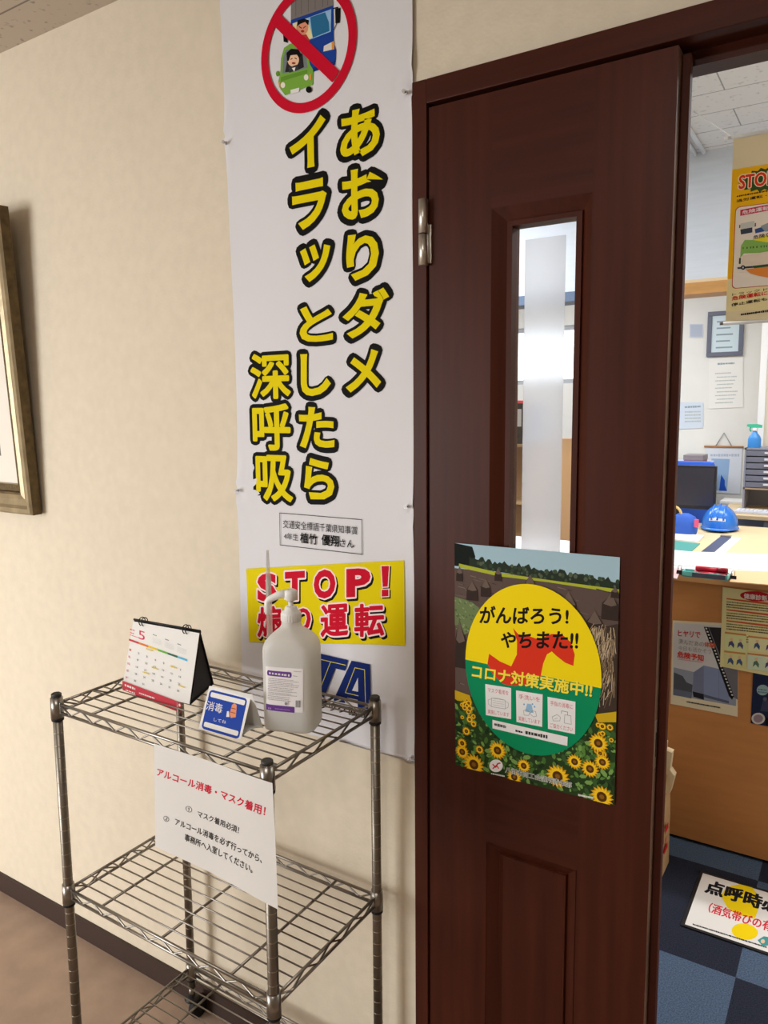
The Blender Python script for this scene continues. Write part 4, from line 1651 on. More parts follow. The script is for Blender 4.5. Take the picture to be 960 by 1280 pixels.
def navy_poster():
    s = Sheet((0, YP, 0), crop=(830, 720, 6.4))
    TL, BL = s.px(716, 700), s.px(694, 1176)
    x1 = TL[0] + .21
    s.base([(BL[0], BL[1]), (x1, BL[1]), (x1, TL[1]), TL], ink(36, 44, 70), uv=True)
    s.ell(790, 912, 48, 42, ink(150, 176, 180))
    s.dashes((752, 905), (826, 915), 12, ink(90, 120, 130), gap=.2)
    s.dashes((752, 925), (826, 935), 12, ink(90, 120, 130), gap=.2)
    s.ell(754, 1140, 54, 46, ink(206, 202, 196))
    s.ell(754, 1140, 38, 32, ink(150, 130, 140))
    s.poly([(770, 1080), (790, 1000), (815, 985), (850, 1010), (870, 1090)], ink(60, 64, 90))
    s.ell(808, 985, 16, 16, ink(92, 92, 110))
    s.poly([(812, 1130), (900, 1150), (900, 1210), (812, 1190)], ink(20, 22, 34))
    tag(s.build('counter_poster'), 'dark navy leaflet with round pictures below the cream poster on the counter', 'poster', 'posters on the counter front')


hazard_poster()
health_poster()
navy_poster()


def flat_sheet(pts, z, m, th, name, label, cat, group=None, extra=None):
    """A sheet or pad lying level at height z; pts are photograph pixels."""
    b = MB()
    P = [at_z(u, v, z) for u, v in pts]
    for p in P:
        p.z = z
    b.prism(P, (0, 0, th), m)
    if extra:
        extra(b, z + th)
    return tag(b.build(name), label, cat, group)


def lines_on(q, n, m, h=0.003, seed=1):
    """Rows of small print on a lying sheet whose corners are q (TL, TR, BR, BL pixels)."""
    r = random.Random(seed)

    def f(b, z):
        Q = [at_z(u, v, z) for u, v in q]
        for k in range(n):
            a = (k + .8) / (n + .8)
            A, B = Q[0].lerp(Q[3], a), Q[1].lerp(Q[2], a)
            A, B = A.lerp(B, .1), A.lerp(B, r.uniform(.6, .92))
            d = (Q[3] - Q[0]).normalized() * h
            w = Vector((0, 0, .0003))
            b.face([A + w, A + d + w, B + d + w, B + w], m)
    return f


GP = ink(176, 180, 190)
# things on the counter top
flat_sheet([(800, 704), (930, 712), (985, 704), (985, 694), (800, 688)], ZK, WHITEP, .002, 'paper_sheet', 'wide white sheet covering the back of the counter top', 'paper', 'papers on the counter',
           lines_on([(850, 692), (960, 698), (955, 708), (845, 702)], 5, GP, .003, 2))
flat_sheet([(912, 728), (985, 734), (985, 716), (918, 714)], ZK, ink(238, 196, 150), .003, 'paper_folder', 'pale orange paper at the front of the counter beside the pen tray', 'folder', None)
flat_sheet([(838, 722), (846, 724), (852, 712), (842, 710)], ZK, ink(228, 190, 190), .002, 'paper_slip', 'small pinkish slip beside the left end of the teal pen tray', 'paper')


def pen_tray():
    c = at_z(882, 721.5, ZK)
    root = thing('pen_tray', 'teal plastic pen tray on the counter above the posters', 'pen tray', (c.x, c.y, ZK))
    T = mat('teal_plastic', (120, 216, 210), 0.35)
    b = MB()
    lx, ly, h = .066, .022, .017
    b.box((c.x - lx, c.y - ly, ZK), (c.x + lx, c.y + ly, ZK + .003), T)
    b.box((c.x - lx, c.y - ly, ZK), (c.x + lx, c.y - ly + .003, ZK + h), T, .001)
    b.box((c.x - lx, c.y + ly - .003, ZK), (c.x + lx, c.y + ly, ZK + h), T, .001)
    b.box((c.x - lx, c.y - ly, ZK), (c.x - lx + .003, c.y + ly, ZK + h), T, .001)
    b.box((c.x + lx - .003, c.y - ly, ZK), (c.x + lx, c.y + ly, ZK + h), T, .001)
    b.build('tray', root)
    b = MB()
    b.box((c.x - lx + .03, c.y - ly - .0006, ZK + .002), (c.x + lx - .006, c.y - ly, ZK + h - .002), mat('dark_tray_label', (86, 90, 110), 0.5))
    b.build('front_label', root)
    RDP, RD2 = mat('red_marker', (210, 30, 60), 0.35), mat('dark_red_marker', (160, 20, 44), 0.35)
    for k, (dy, dz, lab) in enumerate(((-.0078, .0115, 'red marker pen lying in the front of the teal tray'), (.0088, .0115, 'red marker pen lying in the back of the teal tray'), (.001, .0262, 'red marker pen lying across the top of the other two'))):
        p = Vector((c.x + .012 + (.004 if k == 2 else 0), c.y + dy, ZK + dz))
        r = thing('marker_pen', lab, 'pen', (p.x, p.y, p.z - .0080), 'red markers in the tray')
        a = Vector((1, .05 * (k - 1), 0)).normalized()
        b = MB()
        b.tube([p - a * .046, p - a * .044, p + a * .016], .0078, RDP, 14, rad=[.006, .0078, .0078])
        b.build('barrel', r)
        b = MB()
        b.tube([p + a * .016, p + a * .044, p + a * .047], .0082, RD2, 14, rad=[.0082, .0078, .006])
        b.build('pen_cap', r)
    # wire clips standing at the two ends
    for (u, v), lab in (((861, 716), 'small black binder clip at the left end of the teal pen tray'), ((911, 720), 'small black binder clip at the right end of the teal pen tray')):
        p = at_z(u, v + 4, ZK)
        if u < 880:
            p = Vector((c.x - lx - .012, c.y + .004, ZK))
        else:
            p = Vector((c.x + lx + .012, c.y + .004, ZK))
        r = thing('binder_clip', lab, 'clip', p, 'binder clips on the counter')
        b = MB()
        b.prism([p + Vector((-.009, -.006, 0)), p + Vector((-.009, .006, 0)), p + Vector((-.009, 0, .013))], (.018, 0, 0), BLACK)
        b.build('spring_body', r)
        for sy in (-1, 1):
            b = MB()
            b.tube([p + Vector((-.004, 0, .012)), p + Vector((-.005, sy * .008, .026)), p + Vector((0, sy * .010, .030)), p + Vector((.005, sy * .008, .026)), p + Vector((.004, 0, .012))], .0008, STEEL, 6)
            b.build('wire_handle', r)


pen_tray()


# kraft bag leaning at the counter
def paper_bag():
    KR = mat('kraft_paper', (190, 156, 112), 0.8, noise=(12, .08))
    x0, x1, y0, y1 = -0.02, 0.228, 1.137, 1.245
    root = thing('paper_bag', 'kraft paper bag with red print on the blue carpet behind the door edge', 'bag', ((x0 + x1) / 2, (y0 + y1) / 2, 0))
    b = MB()
    idx = b.mi(KR)
    rings = []
    r = random.Random(5)
    for k in range(9):
        t = k / 8
        z = .335 * t
        ins = .006 * math.sin(t * PI) + (.022 * max(0, t - .6) / .4)
        pts = []
        n = 7
        cs = [(x0, y0 + ins), (x1, y0 + ins), (x1, y1 - ins), (x0, y1 - ins)]
        for i in range(4):
            A, B = Vector(cs[i]), Vector(cs[(i + 1) % 4])
            for j in range(n):
                q = A.lerp(B, j / n)
                wob = .0025 * t
                if i in (1, 3):
                    q.x += (-.022 if i == 1 else .022) * t * (1 - abs(2 * j / n - 1))
                pts.append(b.bm.verts.new((q.x + r.uniform(-wob, wob), q.y + r.uniform(-wob, wob), z + (r.uniform(-.006, .006) if k == 8 else 0))))
        rings.append(pts)
    for A, B in zip(rings, rings[1:]):
        for i in range(len(A)):
            j = (i + 1) % len(A)
            b.bm.faces.new((A[i], A[j], B[j], B[i])).material_index = idx
    b.bm.faces.new(rings[0][::-1]).material_index = idx
    b.build('bag_body', root)
    # red print on the gusset and on the front
    RD = ink(190, 40, 44)
    for (O, U, V, w) in (((x0 + .05, y0 - .0015, .05), (1, 0, 0), (0, 0, 1), .15), ((x1 + .0006, y0 + .020, .055), (0, 1, 0), (0, 0, 1), .06)):
        s = Sheet(O, U, V)
        s.w = .0002
        for k in range(3):
            s.uv_poly([(0.006, .012 + k * .034), (w - .006, .014 + k * .034), (w - .010, .036 + k * .034), (.002, .034 + k * .034)] if k != 1 else [(.012, .046), (w * .45, .046), (w * .45, .068), (.012, .066)], RD)
        s.build('red_print', root)
    b = MB()
    WP_ = mat('crumpled_paper', (208, 186, 148), 0.8)
    b.prism([(x1 - .030, y0 + .035, .26), (x1 + .008, y0 + .045, .27), (x1 + .018, y0 + .05, .325), (x1 + .004, y0 + .046, .345), (x1 + .008, y0 + .05, .40), (x1 - .028, y0 + .045, .41)], (0, .03, 0), WP_)
    b.prism([(x1 - .09, y0 + .04, .25), (x1 - .02, y0 + .04, .25), (x1 - .008, y0 + .045, .43), (x1 - .04, y0 + .05, .47), (x1 - .085, y0 + .045, .44)], (0, .02, 0), WP_)
    b.build('paper_contents', root)


paper_bag()


# floor sign
def floor_sign():
    O = Vector((0.331, 0.943, 0.001))
    s = Sheet(O, (1, 0, 0), (0, 1, 0), crop=(810, 940, 3.765))
    Wd, H = .62, .292
    s.base([(-.006, -.006), (Wd + .006, -.006), (Wd + .006, H + .006), (-.006, H + .006)], mat('floor_sign_border', (24, 22, 24), 0.6), thick=.003, uv=True)
    s.uv_poly([(.004, .004), (Wd - .004, .004), (Wd - .004, H - .004), (.004, H - .004)], mat('floor_sign_face', (232, 228, 222), 0.4))
    YE, K, RD = ink(240, 208, 20), ink(30, 28, 32), ink(210, 40, 60)
    s.poly([(342, 680), (372, 640), (430, 626), (490, 642), (520, 680), (522, 735), (502, 790), (415, 770), (372, 735)], YE)
    s.ell(455, 850, 62, 38, YE, rot=.15)
    p = s.px(275, 640)
    u0 = .028

    def row(t, v0, v1, ua, ub, m, bold):
        s.text(t, [(ua, v1), (ub, v1), (ub, v0), (ua, v0)], m, bold, uv=True)
    q0, q1 = s.px(275, 640), s.px(540, 700)
    row('点呼時必', .190, .262, q0[0], q0[0] + (q1[0] - q0[0]) * 4 / 3.0, K, .05)
    q0, q1 = s.px(300, 755), s.px(545, 815)
    row('（酒気帯びの有無）', .096, .146, q0[0] - .01, q0[0] + (q1[0] - q0[0]) * 8.4 / 5.9, RD, .03)
    s.dashes((210, 815), (560, 925), 8, K, gap=.12, mean=3)
    s.poly([(515, 890), (545, 872), (590, 880), (590, 910), (540, 920)], ink(70, 150, 150))
    s.ell(540, 896, 10, 10, ink(226, 190, 160))
    tag(s.build('floor_sign'), 'white floor sign with a yellow exclamation mark lying on the blue carpet tiles', 'floor sign')


floor_sign()


# ------------------------------------------------------------------ hanging STOP poster
def stop_poster():
    y = 1.45
    s = Sheet((0, y, 0), crop=(900, 180, 5.333))
    TLb, BL = s.px(78, -45), s.px(35, 1198)
    zt, zm, zb = s.px(78, -42)[1], s.px(80, 172)[1], s.px(38, 1196)[1]
    xl = (s.px(80, 172)[0] + s.px(38, 1196)[0]) / 2
    wd = 0.42
    root = thing('hanging_poster', 'orange and cream STOP lorry safety poster hanging on rods inside the doorway', 'poster', (xl + wd / 2, y, zb))
    CREAM = mat('poster_backing', (232, 216, 178), 0.7)
    s.base([(xl, zb), (xl + wd, zb), (xl + wd, zt), (xl, zt)], CREAM, uv=True)
    OR1, OR2 = ink(246, 186, 30), ink(240, 170, 40)
    z1 = s.px(60, 900)[1]
    s.uv_poly([(xl, z1), (xl + .02, z1), (xl + wd - .02, z1), (xl + wd, z1), (xl + wd, zm), (xl, zm)], OR1)
    s.uv_poly([(xl, s.px(40, 1120)[1]), (xl + wd, s.px(40, 1120)[1]), (xl + wd, z1), (xl, z1)], ink(240, 224, 170))
    GNS, RD, K = ink(60, 84, 40), ink(226, 60, 34), ink(40, 34, 28)
    pts = []
    c = s.px(300, 235)
    rx, rz = c[0] - s.px(118, 270)[0], .036
    for k in range(36):
        a = 2 * PI * k / 36
        q = 1.0 if k % 2 == 0 else .8
        pts.append((c[0] + rx * q * math.cos(a), c[1] + rz * q * math.sin(a)))
    s.uv_poly(pts, GNS)
    a, b_ = s.px(125, 300), s.px(130, 215)
    zc0, zc1 = s.px(140, 298)[1], s.px(140, 212)[1]
    x0 = s.px(128, 260)[0]
    dx = (s.px(320, 215)[0] - x0) / 3.45
    s.text('STOP!', [(x0, zc1), (x0 + dx * 4.6, zc1), (x0 + dx * 4.6, zc0), (x0, zc0)], RD, .02, stroke=.09, stroke_m=ink(250, 226, 190), uv=True)
    s.text('STOP!', [(x0, zc1), (x0 + dx * 4.6, zc1), (x0 + dx * 4.6, zc0), (x0, zc0)], RD, .03, uv=True)
    s.dashes((112, 350), (520, 275), 12, K, gap=.25)
    s.text('過労運転・不正改造等', [(110, 372), (560, 285), (560, 306), (110, 390)], K, .03)
    # framed white panel
    xi = s.px(95, 700)[0]
    zt2, zb2 = s.px(110, 425)[1], s.px(80, 962)[1]
    xr = xl + wd - (xi - xl)
    r = .012

    def rrect(x0, x1, z0, z1, r):
        o = []
        for cx, cz, a0 in ((x1 - r, z1 - r, 0), (x0 + r, z1 - r, PI / 2), (x0 + r, z0 + r, PI), (x1 - r, z0 + r, 1.5 * PI)):
            for i in range(5):
                o.append((cx + r * math.cos(a0 + i * PI / 8), cz + r * math.sin(a0 + i * PI / 8)))
        return o
    s.uv_poly(rrect(xi - .002, xr + .002, zb2 - .002, zt2 + .002, r), ink(196, 60, 66))
    s.uv_poly(rrect(xi, xr, zb2, zt2, r), ink(240, 228, 216))
    CRM = ink(206, 52, 88)
    s.poly([(135, 440), (420, 385), (420, 425), (135, 480)], CRM)
    s.text('危険運転内容', [(148, 446), (420, 392), (420, 420), (148, 470)], WHITEP, .02)
    s.poly([(138, 530), (228, 512), (234, 552), (140, 568)], ink(206, 206, 200))
    s.poly([(136, 570), (216, 556), (216, 590), (140, 604)], ink(70, 76, 92))
    s.poly([(128, 540), (136, 538), (136, 560), (128, 562)], ink(84, 90, 80))
    s.poly([(232, 528), (240, 526), (240, 550), (232, 552)], ink(84, 90, 80))
    s.poly([(232, 568), (300, 548), (300, 582), (236, 596)], ink(60, 88, 150))
    s.poly([(270, 548), (380, 500), (400, 575), (300, 585)], ink(150, 160, 166))
    s.poly([(210, 640), (340, 600), (420, 610), (420, 660), (180, 690)], ink(236, 220, 60))
    s.text('危険な運転', [(222, 612), (420, 572), (420, 604), (222, 636)], K, .02)
    s.poly([(140, 680), (165, 640), (220, 640), (340, 660), (420, 640), (420, 720), (160, 730), (135, 760)], ink(140, 186, 96))
    s.dashes((152, 695), (330, 680), 16, ink(80, 110, 60), gap=.8, mean=2)
    s.poly([(150, 745), (420, 700), (420, 800), (140, 820)], ink(232, 214, 196))
    s.poly([(128, 760), (140, 760), (138, 800), (126, 800)], ink(70, 80, 70))
    s.poly([(115, 822), (420, 796), (420, 812), (118, 834)], ink(56, 70, 80))
    s.poly([(222, 812), (420, 790), (420, 822), (228, 832)], ink(50, 90, 60))
    s.ell(154, 824, 15, 15, ink(44, 52, 66))
    s.ell(154, 824, 6, 6, ink(200, 200, 196))
    s.poly([(165, 836), (420, 806), (420, 880), (330, 892), (260, 880), (205, 864)], ink(232, 142, 66))
    s.text('トラックドライバーが', [(82, 996), (600, 912), (600, 932), (82, 1014)], K, .0)
    s.text('危険運転になってし', [(80, 1018), (520, 945), (520, 972), (80, 1044)], ink(214, 50, 46), .03)
    s.text('停止運転も心掛けま', [(76, 1064), (520, 985), (520, 1006), (76, 1084)], K, .02)
    s.dashes((140, 1138), (420, 1098), 14, K, gap=.2)
    s.build('printed_sheet', root)
    for z, rr, nm in ((zt, .006, 'top_rod'), (zb, .006, 'bottom_rod')):
        b = MB()
        b.tube([(xl - .006, y - .001, z), (xl + wd + .006, y - .001, z)], rr, mat('white_rod', (226, 222, 214), 0.35), 12)
        b.tube([(xl - .016, y - .001, z), (xl - .006, y - .001, z)], rr * .8, STEEL if nm == 'top_rod' else mat('grey_knob', (110, 104, 96), 0.4), 12)
        b.build(nm, root)
    b = MB()
    e = Vector((xl - .008, y - .001, zt))
    b.tube([e, e + Vector((-.008, .02, .016)), Vector((0.070, 2.0, ZO))], .0022, mat('white_cord', (236, 232, 226), 0.6), 6)
    b.tube([e + Vector((-.02, 0.05, .02)), e + Vector((-.026, .07, .024))], .005, mat('white_cord', (236, 232, 226), 0.6), 8)
    b.build('hanging_cord', root)
    b = MB()
    e2 = Vector((xl + wd + .008, y - .001, zt))
    b.tube([e2, e2 + Vector((.2, .55, ZO - zt))], .0022, mat('white_cord', (236, 232, 226), 0.6), 6)
    b.build('hanging_cord', root)


stop_poster()

# slim twin rail on the ceiling
b = MB()
A, B_ = Vector((0.028, 1.35, ZO - .010)), Vector((0.022, 2.49, ZO - .010))
for d in (0, -.036):
    b.tube([A + Vector((d, 0, 0)), B_ + Vector((d, 0, 0))], .009, mat('white_rail', (248, 248, 248), 0.4), 8)
r_ = b.build('ceiling_rail')
tag(r_, 'slim white twin rail on the office ceiling in front of the pale soffit', 'rail')

# ------------------------------------------------------------------ office furniture seen past the counter
ZD = 0.72


def table(name, label, x0, x1, y0, y1, z, top, leg, legs):
    root = thing(name, label, 'desk', ((x0 + x1) / 2, (y0 + y1) / 2, 0))
    b = MB()
    b.box((x0, y0, z - .028), (x1, y1, z), top, .003)
    b.build('desktop', root)
    for x, y in legs:
        b = MB()
        b.box((x - .02, y - .02, 0), (x + .02, y + .02, z - .028), leg, .003)
        b.build('leg', root)
    b = MB()
    b.box((x0 + .05, y1 - .09, z - .32), (x1 - .05, y1 - .075, z - .03), leg)
    b.build('modesty_panel', root)
    return root


table('office_desk', 'pale wood office desk with the blue helmet on it', -0.56, 1.6, 2.95, 4.06, ZD, DESKW, GREYM, [(-.51, 3.0), (1.55, 3.0), (-.51, 3.99), (1.55, 3.99), (0.27, 3.72)])
table('wall_desk', 'pale desk against the far wall with the drawer cabinet on it', -0.16, 1.9, 4.42, 5.08, ZD + .02, DESKW, GREYM, [(0.16, 4.48), (1.85, 4.48), (-.11, 5.02), (1.85, 5.02)])


def monitor():
    y = 3.93
    TL, BR = at_y(834, 583, y), at_y(896, 638, y)
    TR = at_y(896, 583, y)
    x0, x1 = TR.x - .50, TR.x
    z1, z0 = TR.z, BR.z
    root = thing('computer_monitor', 'black computer monitor on the office desk left of the helmet', 'monitor', ((x0 + x1) / 2, y, ZD))
    DK = mat('monitor_black', (40, 42, 50), 0.4)
    b = MB()
    b.box((x0, y, z0), (x1, y + .035, z1), DK, .006)
    b.build('housing', root)
    b = MB()
    b.box((x0 + .012, y - .0015, z0 + .022), (x1 - .012, y, z1 - .012), mat('monitor_screen', (58, 62, 76), 0.22, spec=.6))
    b.build('screen', root)
    b = MB()
    m = (x0 + x1) / 2
    b.box((m - .03, y + .035, ZD + .01), (m + .03, y + .06, z0 + .15), DK, .004)
    b.lathe((m, y + .02, ZD), [(.11, 0), (.11, .008), (.08, .014)], DK, 28, sy=.8)
    b.build('stand', root)


monitor()


def helmet():
    p = at_z(901, 663, ZD)
    y = p.y + .02
    L, R_ = at_y(877.5, 650, y), at_y(923, 650, y)
    T = at_y(902, 631, y)
    c = Vector(((L.x + R_.x) / 2, y, ZD))
    w, h = (R_.x - L.x) / 2, T.z - ZD
    root = thing('safety_helmet', 'blue hard hat with white lettering on the pale desk', 'helmet', c)
    BL = mat('blue_helmet_shell', (46, 118, 212), 0.22, coat=.4)
    b = MB()
    prof = []
    for k in range(13):
        t = k / 12 * PI / 2
        prof.append((w * math.cos(t), .028 + (h - .028) * math.sin(t)))
    prof[-1] = (.004, h)
    b.lathe(c, [(w * .93, .012)] + [(w, .022)] + prof, BL, 40, sy=1.12)
    for dx in (-.4, 0, .4):
        b.tube([c + Vector((dx * w * math.cos(a) if False else dx * w * .8, -w * 1.10 * math.cos(a) * (1 - abs(dx) * .14), .03 + (h - .028) * math.sin(a) * (1 - abs(dx) * .12))) for a in [PI / 2 * (k / 6) * .98 + .35 for k in range(6)]], .006, BL, 8)
    b.build('shell', root)
    b = MB()
    b.lathe(c + Vector((0, 0, .010)), [(w * 1.0, .004), (w * 1.06, .002), (w * 1.06, .007), (w * .98, .014)], BL, 40, sy=1.14)
    b.prism([c + Vector((w * .7 * math.cos(a), -w * 1.12 - .035 * math.sin(a), .014)) for a in [PI * k / 10 for k in range(11)]], (0, 0, .005), BL)
    b.build('brim', root)
    s = Sheet(c + Vector((-w * .45, -w * 1.06, h * .42)), (1, 0, 0), (0, .35, 1))
    s.w = .001
    s.warp = lambda u, v: -w * .9 * (1 - math.sqrt(max(.05, 1 - ((u - w * .45) / w) ** 2)))
    n = 14
    for k in range(n):
        u = w * .9 * k / n
        s.uv_poly([(u, .004), (u + w * .9 / n * .75, .004), (u + w * .9 / n * .75, .02), (u, .02)], WHITEP)
    s.build('lettering_decal', root)
    b = MB()
    b.lathe(c + Vector((0, 0, .0)), [(w * .88, 0), (w * .9, .012)], BLACK, 32, sy=1.1)
    b.build('liner', root)


helmet()


def box_thing(name, label, cat, lo, hi, m, bevel=.003, group=None):
    b = MB()
    b.box(lo, hi, m, bevel)
    return tag(b.build(name), label, cat, group)


# things on the desk
flat_sheet([(838, 676), (872, 679), (880, 671.5), (838, 668)], ZD, WHITEP, .012, 'paper_pile', 'pile of white paper on the desk in front of the monitor', 'paper pile', None,
           lines_on([(840, 670), (878, 673), (871, 678), (838, 675)], 4, GP, .004, 4))
flat_sheet([(836, 693), (862, 692), (875, 680), (836, 676)], ZD, mat('green_desk_mat', (70, 150, 140), 0.5), .004, 'desk_mat', 'green desk mat at the near left corner of the office desk', 'desk mat')


def clipboard():
    P = [at_z(u, v, ZD) for u, v in ((873, 694), (888, 695.5), (914, 673), (902, 671))]
    c = sum(P, Vector()) / 4
    root = thing('clipboard', 'dark clipboard with white papers under it in front of the helmet', 'clipboard', (c.x, c.y, ZD))
    b = MB()
    b.prism([p + Vector((.05, .01, 0)) for p in P], (0, 0, .004), WHITEP)
    b.build('papers', root)
    b = MB()
    b.prism([p + Vector((0, 0, .0045)) for p in P], (0, 0, .004), mat('dark_board', (70, 76, 100), 0.4))
    b.build('board', root)
    b = MB()
    q = P[3].lerp(P[2], .5) + Vector((0, -.01, .0085))
    b.box((q.x - .03, q.y - .02, q.z), (q.x + .03, q.y + .005, q.z + .008), STEEL, .002)
    b.build('clamp', root)


clipboard()


def tote():
    y = 3.53
    a, c = at_y(848, 664, y), at_y(872, 645, y)
    x0, x1, zt = a.x - .05, c.x, c.z + .01
    root = thing('blue_pouch', 'blue cloth pouch with a pink tag on the desk below the monitor', 'pouch', ((x0 + x1) / 2, y, ZD))
    BLC = mat('blue_cloth', (52, 96, 190), 0.8)
    b = MB()
    b.lathe(((x0 + x1) / 2, y, ZD), [(.9, 0), (1, .02), (1.02, .06), (.85, zt - ZD - .02), (.4, zt - ZD)], BLC, 24, sx=(x1 - x0) / 2, sy=.06, pw=3)
    b.build('pouch_body', root)
    b = MB()
    b.tube([Vector(((x0 + x1) / 2 - .06 + .05 * math.cos(t), y - .02, zt - .012 + .055 * math.sin(t))) for t in [PI * k / 10 for k in range(11)]], .008, mat('yellow_strap', (226, 190, 120), 0.6), 8)
    b.build('strap', root)
    b = MB()
    p = at_y(871, 653, y - .06)
    b.box((p.x - .012, y - .075, p.z - .028), (p.x + .012, y - .062, p.z + .02), mat('pink_tag', (226, 90, 130), 0.5), .004)
    b.build('tag', root)


tote()


def chair():
    y = 4.37
    x = at_y(893, 578, y - .25).x - .20
    root = thing('office_chair', 'blue fabric office chair behind the monitor', 'chair', (x, y, 0))
    BLC = mat('blue_chair_fabric', (60, 104, 214), 0.85)
    b = MB()
    b.box((x - .20, y - .25, .58), (x + .20, y - .19, at_y(880, 577, y - .25).z), BLC, .03)
    b.build('backrest', root)
    b = MB()
    b.box((x - .21, y - .17, .42), (x + .17, y + .20, .49), BLC, .03)
    b.build('seat', root)
    b = MB()
    b.tube([(x, y, .06), (x, y, .42)], .025, BLACK, 16)
    b.tube([(x, y - .1, .44), (x, y - .215, .46), (x, y - .22, .62)], .018, BLACK, 12)
    b.build('gas_column', root)
    for k in range(5):
        a = 2 * PI * k / 5 + .3
        e = Vector((x + .26 * math.cos(a), y + .26 * math.sin(a), .055))
        b = MB()
        b.tube([(x, y, .085), e + Vector((0, 0, .012))], .02, BLACK, 10, rad=[.024, .014])
        lg = b.build('leg', root)
        b = MB()
        b.tube([e + Vector((-.015, 0, -.030)), e + Vector((.015, 0, -.030))], .025, RUBBER, 16)
        b.tube([e + Vector((0, 0, -.01)), e + Vector((0, 0, .015))], .006, STEEL, 8)
        b.build('caster', lg)


chair()
# on and at the far desk
ZW = ZD + .02


def cabinet():
    y = 4.75
    a, c = at_y(931, 560, y), at_y(960, 585, y)
    x0, x1 = a.x, a.x + .42
    zt = a.z
    root = thing('drawer_cabinet', 'grey letter drawer cabinet on the wall desk under the spray bottle', 'cabinet', ((x0 + x1) / 2, y, ZW))
    GR, GR2 = mat('grey_cabinet', (150, 152, 164), 0.5), mat('grey_drawer', (120, 122, 136), 0.45)
    b = MB()
    b.box((x0, y, ZW), (x0 + .012, y + .30, zt), GR)
    b.box((x1 - .012, y, ZW), (x1, y + .30, zt), GR)
    b.box((x0, y, zt - .012), (x1, y + .30, zt), GR)
    b.box((x0, y + .288, ZW), (x1, y + .30, zt), GR)
    zz = ZW + (zt - ZW) * .36
    b.box((x0, y, zz - .012), (x1, y + .30, zz), mat('cabinet_wood_shelf', (196, 170, 140), 0.5))
    b.build('carcass', root)
    n = 6
    for k in range(n):
        z0 = zz + .004 + (zt - .014 - zz) * k / n
        z1 = zz + (zt - .014 - zz) * (k + 1) / n
        b = MB()
        b.box((x0 + .014, y - .006, z0), (x1 - .014, y + .27, z1 - .004), GR2, .002)
        d = b.build('drawer', root)
        b = MB()
        b.box((x0 + .13, y - .016, (z0 + z1) / 2 - .006), (x1 - .13, y - .006, (z0 + z1) / 2 + .008), mat('drawer_pull', (226, 228, 232), 0.4), .002)
        b.build('pull', d)
    return x0, x1, y, zt


cx0, cx1, cy, czt = cabinet()


def spray():
    c = Vector(((at_y(943, 553, cy + .08).x), cy + .08, czt))
    zt = at_y(943, 530, cy + .08).z
    h = zt - czt
    root = thing('spray_bottle', 'blue spray bottle with a green trigger on the grey drawer cabinet', 'spray bottle', c)
    b = MB()
    b.lathe(c, [(.042, 0), (.044, .004), (.044, h * .36), (.036, h * .48), (.018, h * .62), (.014, h * .72)], mat('blue_spray_body', (70, 150, 226), 0.3), 24, sy=.75)
    b.build('bottle_body', root)
    b = MB()
    b.lathe(c, [(.016, h * .70), (.017, h * .72), (.017, h * .82), (.012, h * .84)], mat('white_collar', (236, 240, 240), 0.4), 20)
    b.build('collar', root)
    b = MB()
    GN = mat('green_trigger', (70, 200, 160), 0.4)
    b.prism([c + Vector((.045, -.010, h * .84)), c + Vector((.045, -.010, h * .96)), c + Vector((.01, -.010, h)), c + Vector((-.05, -.010, h * .99)), c + Vector((-.055, -.010, h * .90)), c + Vector((-.02, -.010, h * .84))], (0, .02, 0), GN)
    b.tube([c + Vector((-.028, 0, h * .88)), c + Vector((-.034, 0, h * .78)), c + Vector((-.026, 0, h * .68))], .005, GN, 8)
    b.build('trigger_head', root)


spray()


def wall_sheet(pts, y, base, name, label, cat, rows=(), thick=.002, inset=None, group=None, extra=None):
    s = Sheet((0, y, 0))
    q = [s.px(*p) for p in pts]
    s.base(q[::-1], base, thick=thick, uv=True)
    if inset:
        c = (sum(a for a, _ in q) / 4, sum(b_ for _, b_ in q) / 4)
        s.uv_poly([(c[0] + (a - c[0]) * inset[1], c[1] + (b_ - c[1]) * inset[1]) for a, b_ in q][::-1], inset[0])
    for a, b_, h, m in rows:
        s.dashes(a, b_, h, m, gap=.15, mean=4)
    if extra:
        extra(s)
    return tag(s.build(name), label, cat, group)


YW = Y_FAR - .003
G1, G2 = ink(150, 166, 176), ink(186, 192, 190)
wall_sheet([(862, 405), (879, 405), (879, 422), (862, 422)], YW, ink(206, 212, 222), 'wall_notice', 'small pale blue square notice beside the framed certificate on the far wall', 'notice', inset=(ink(184, 192, 208), .86), group='notices on the far wall')


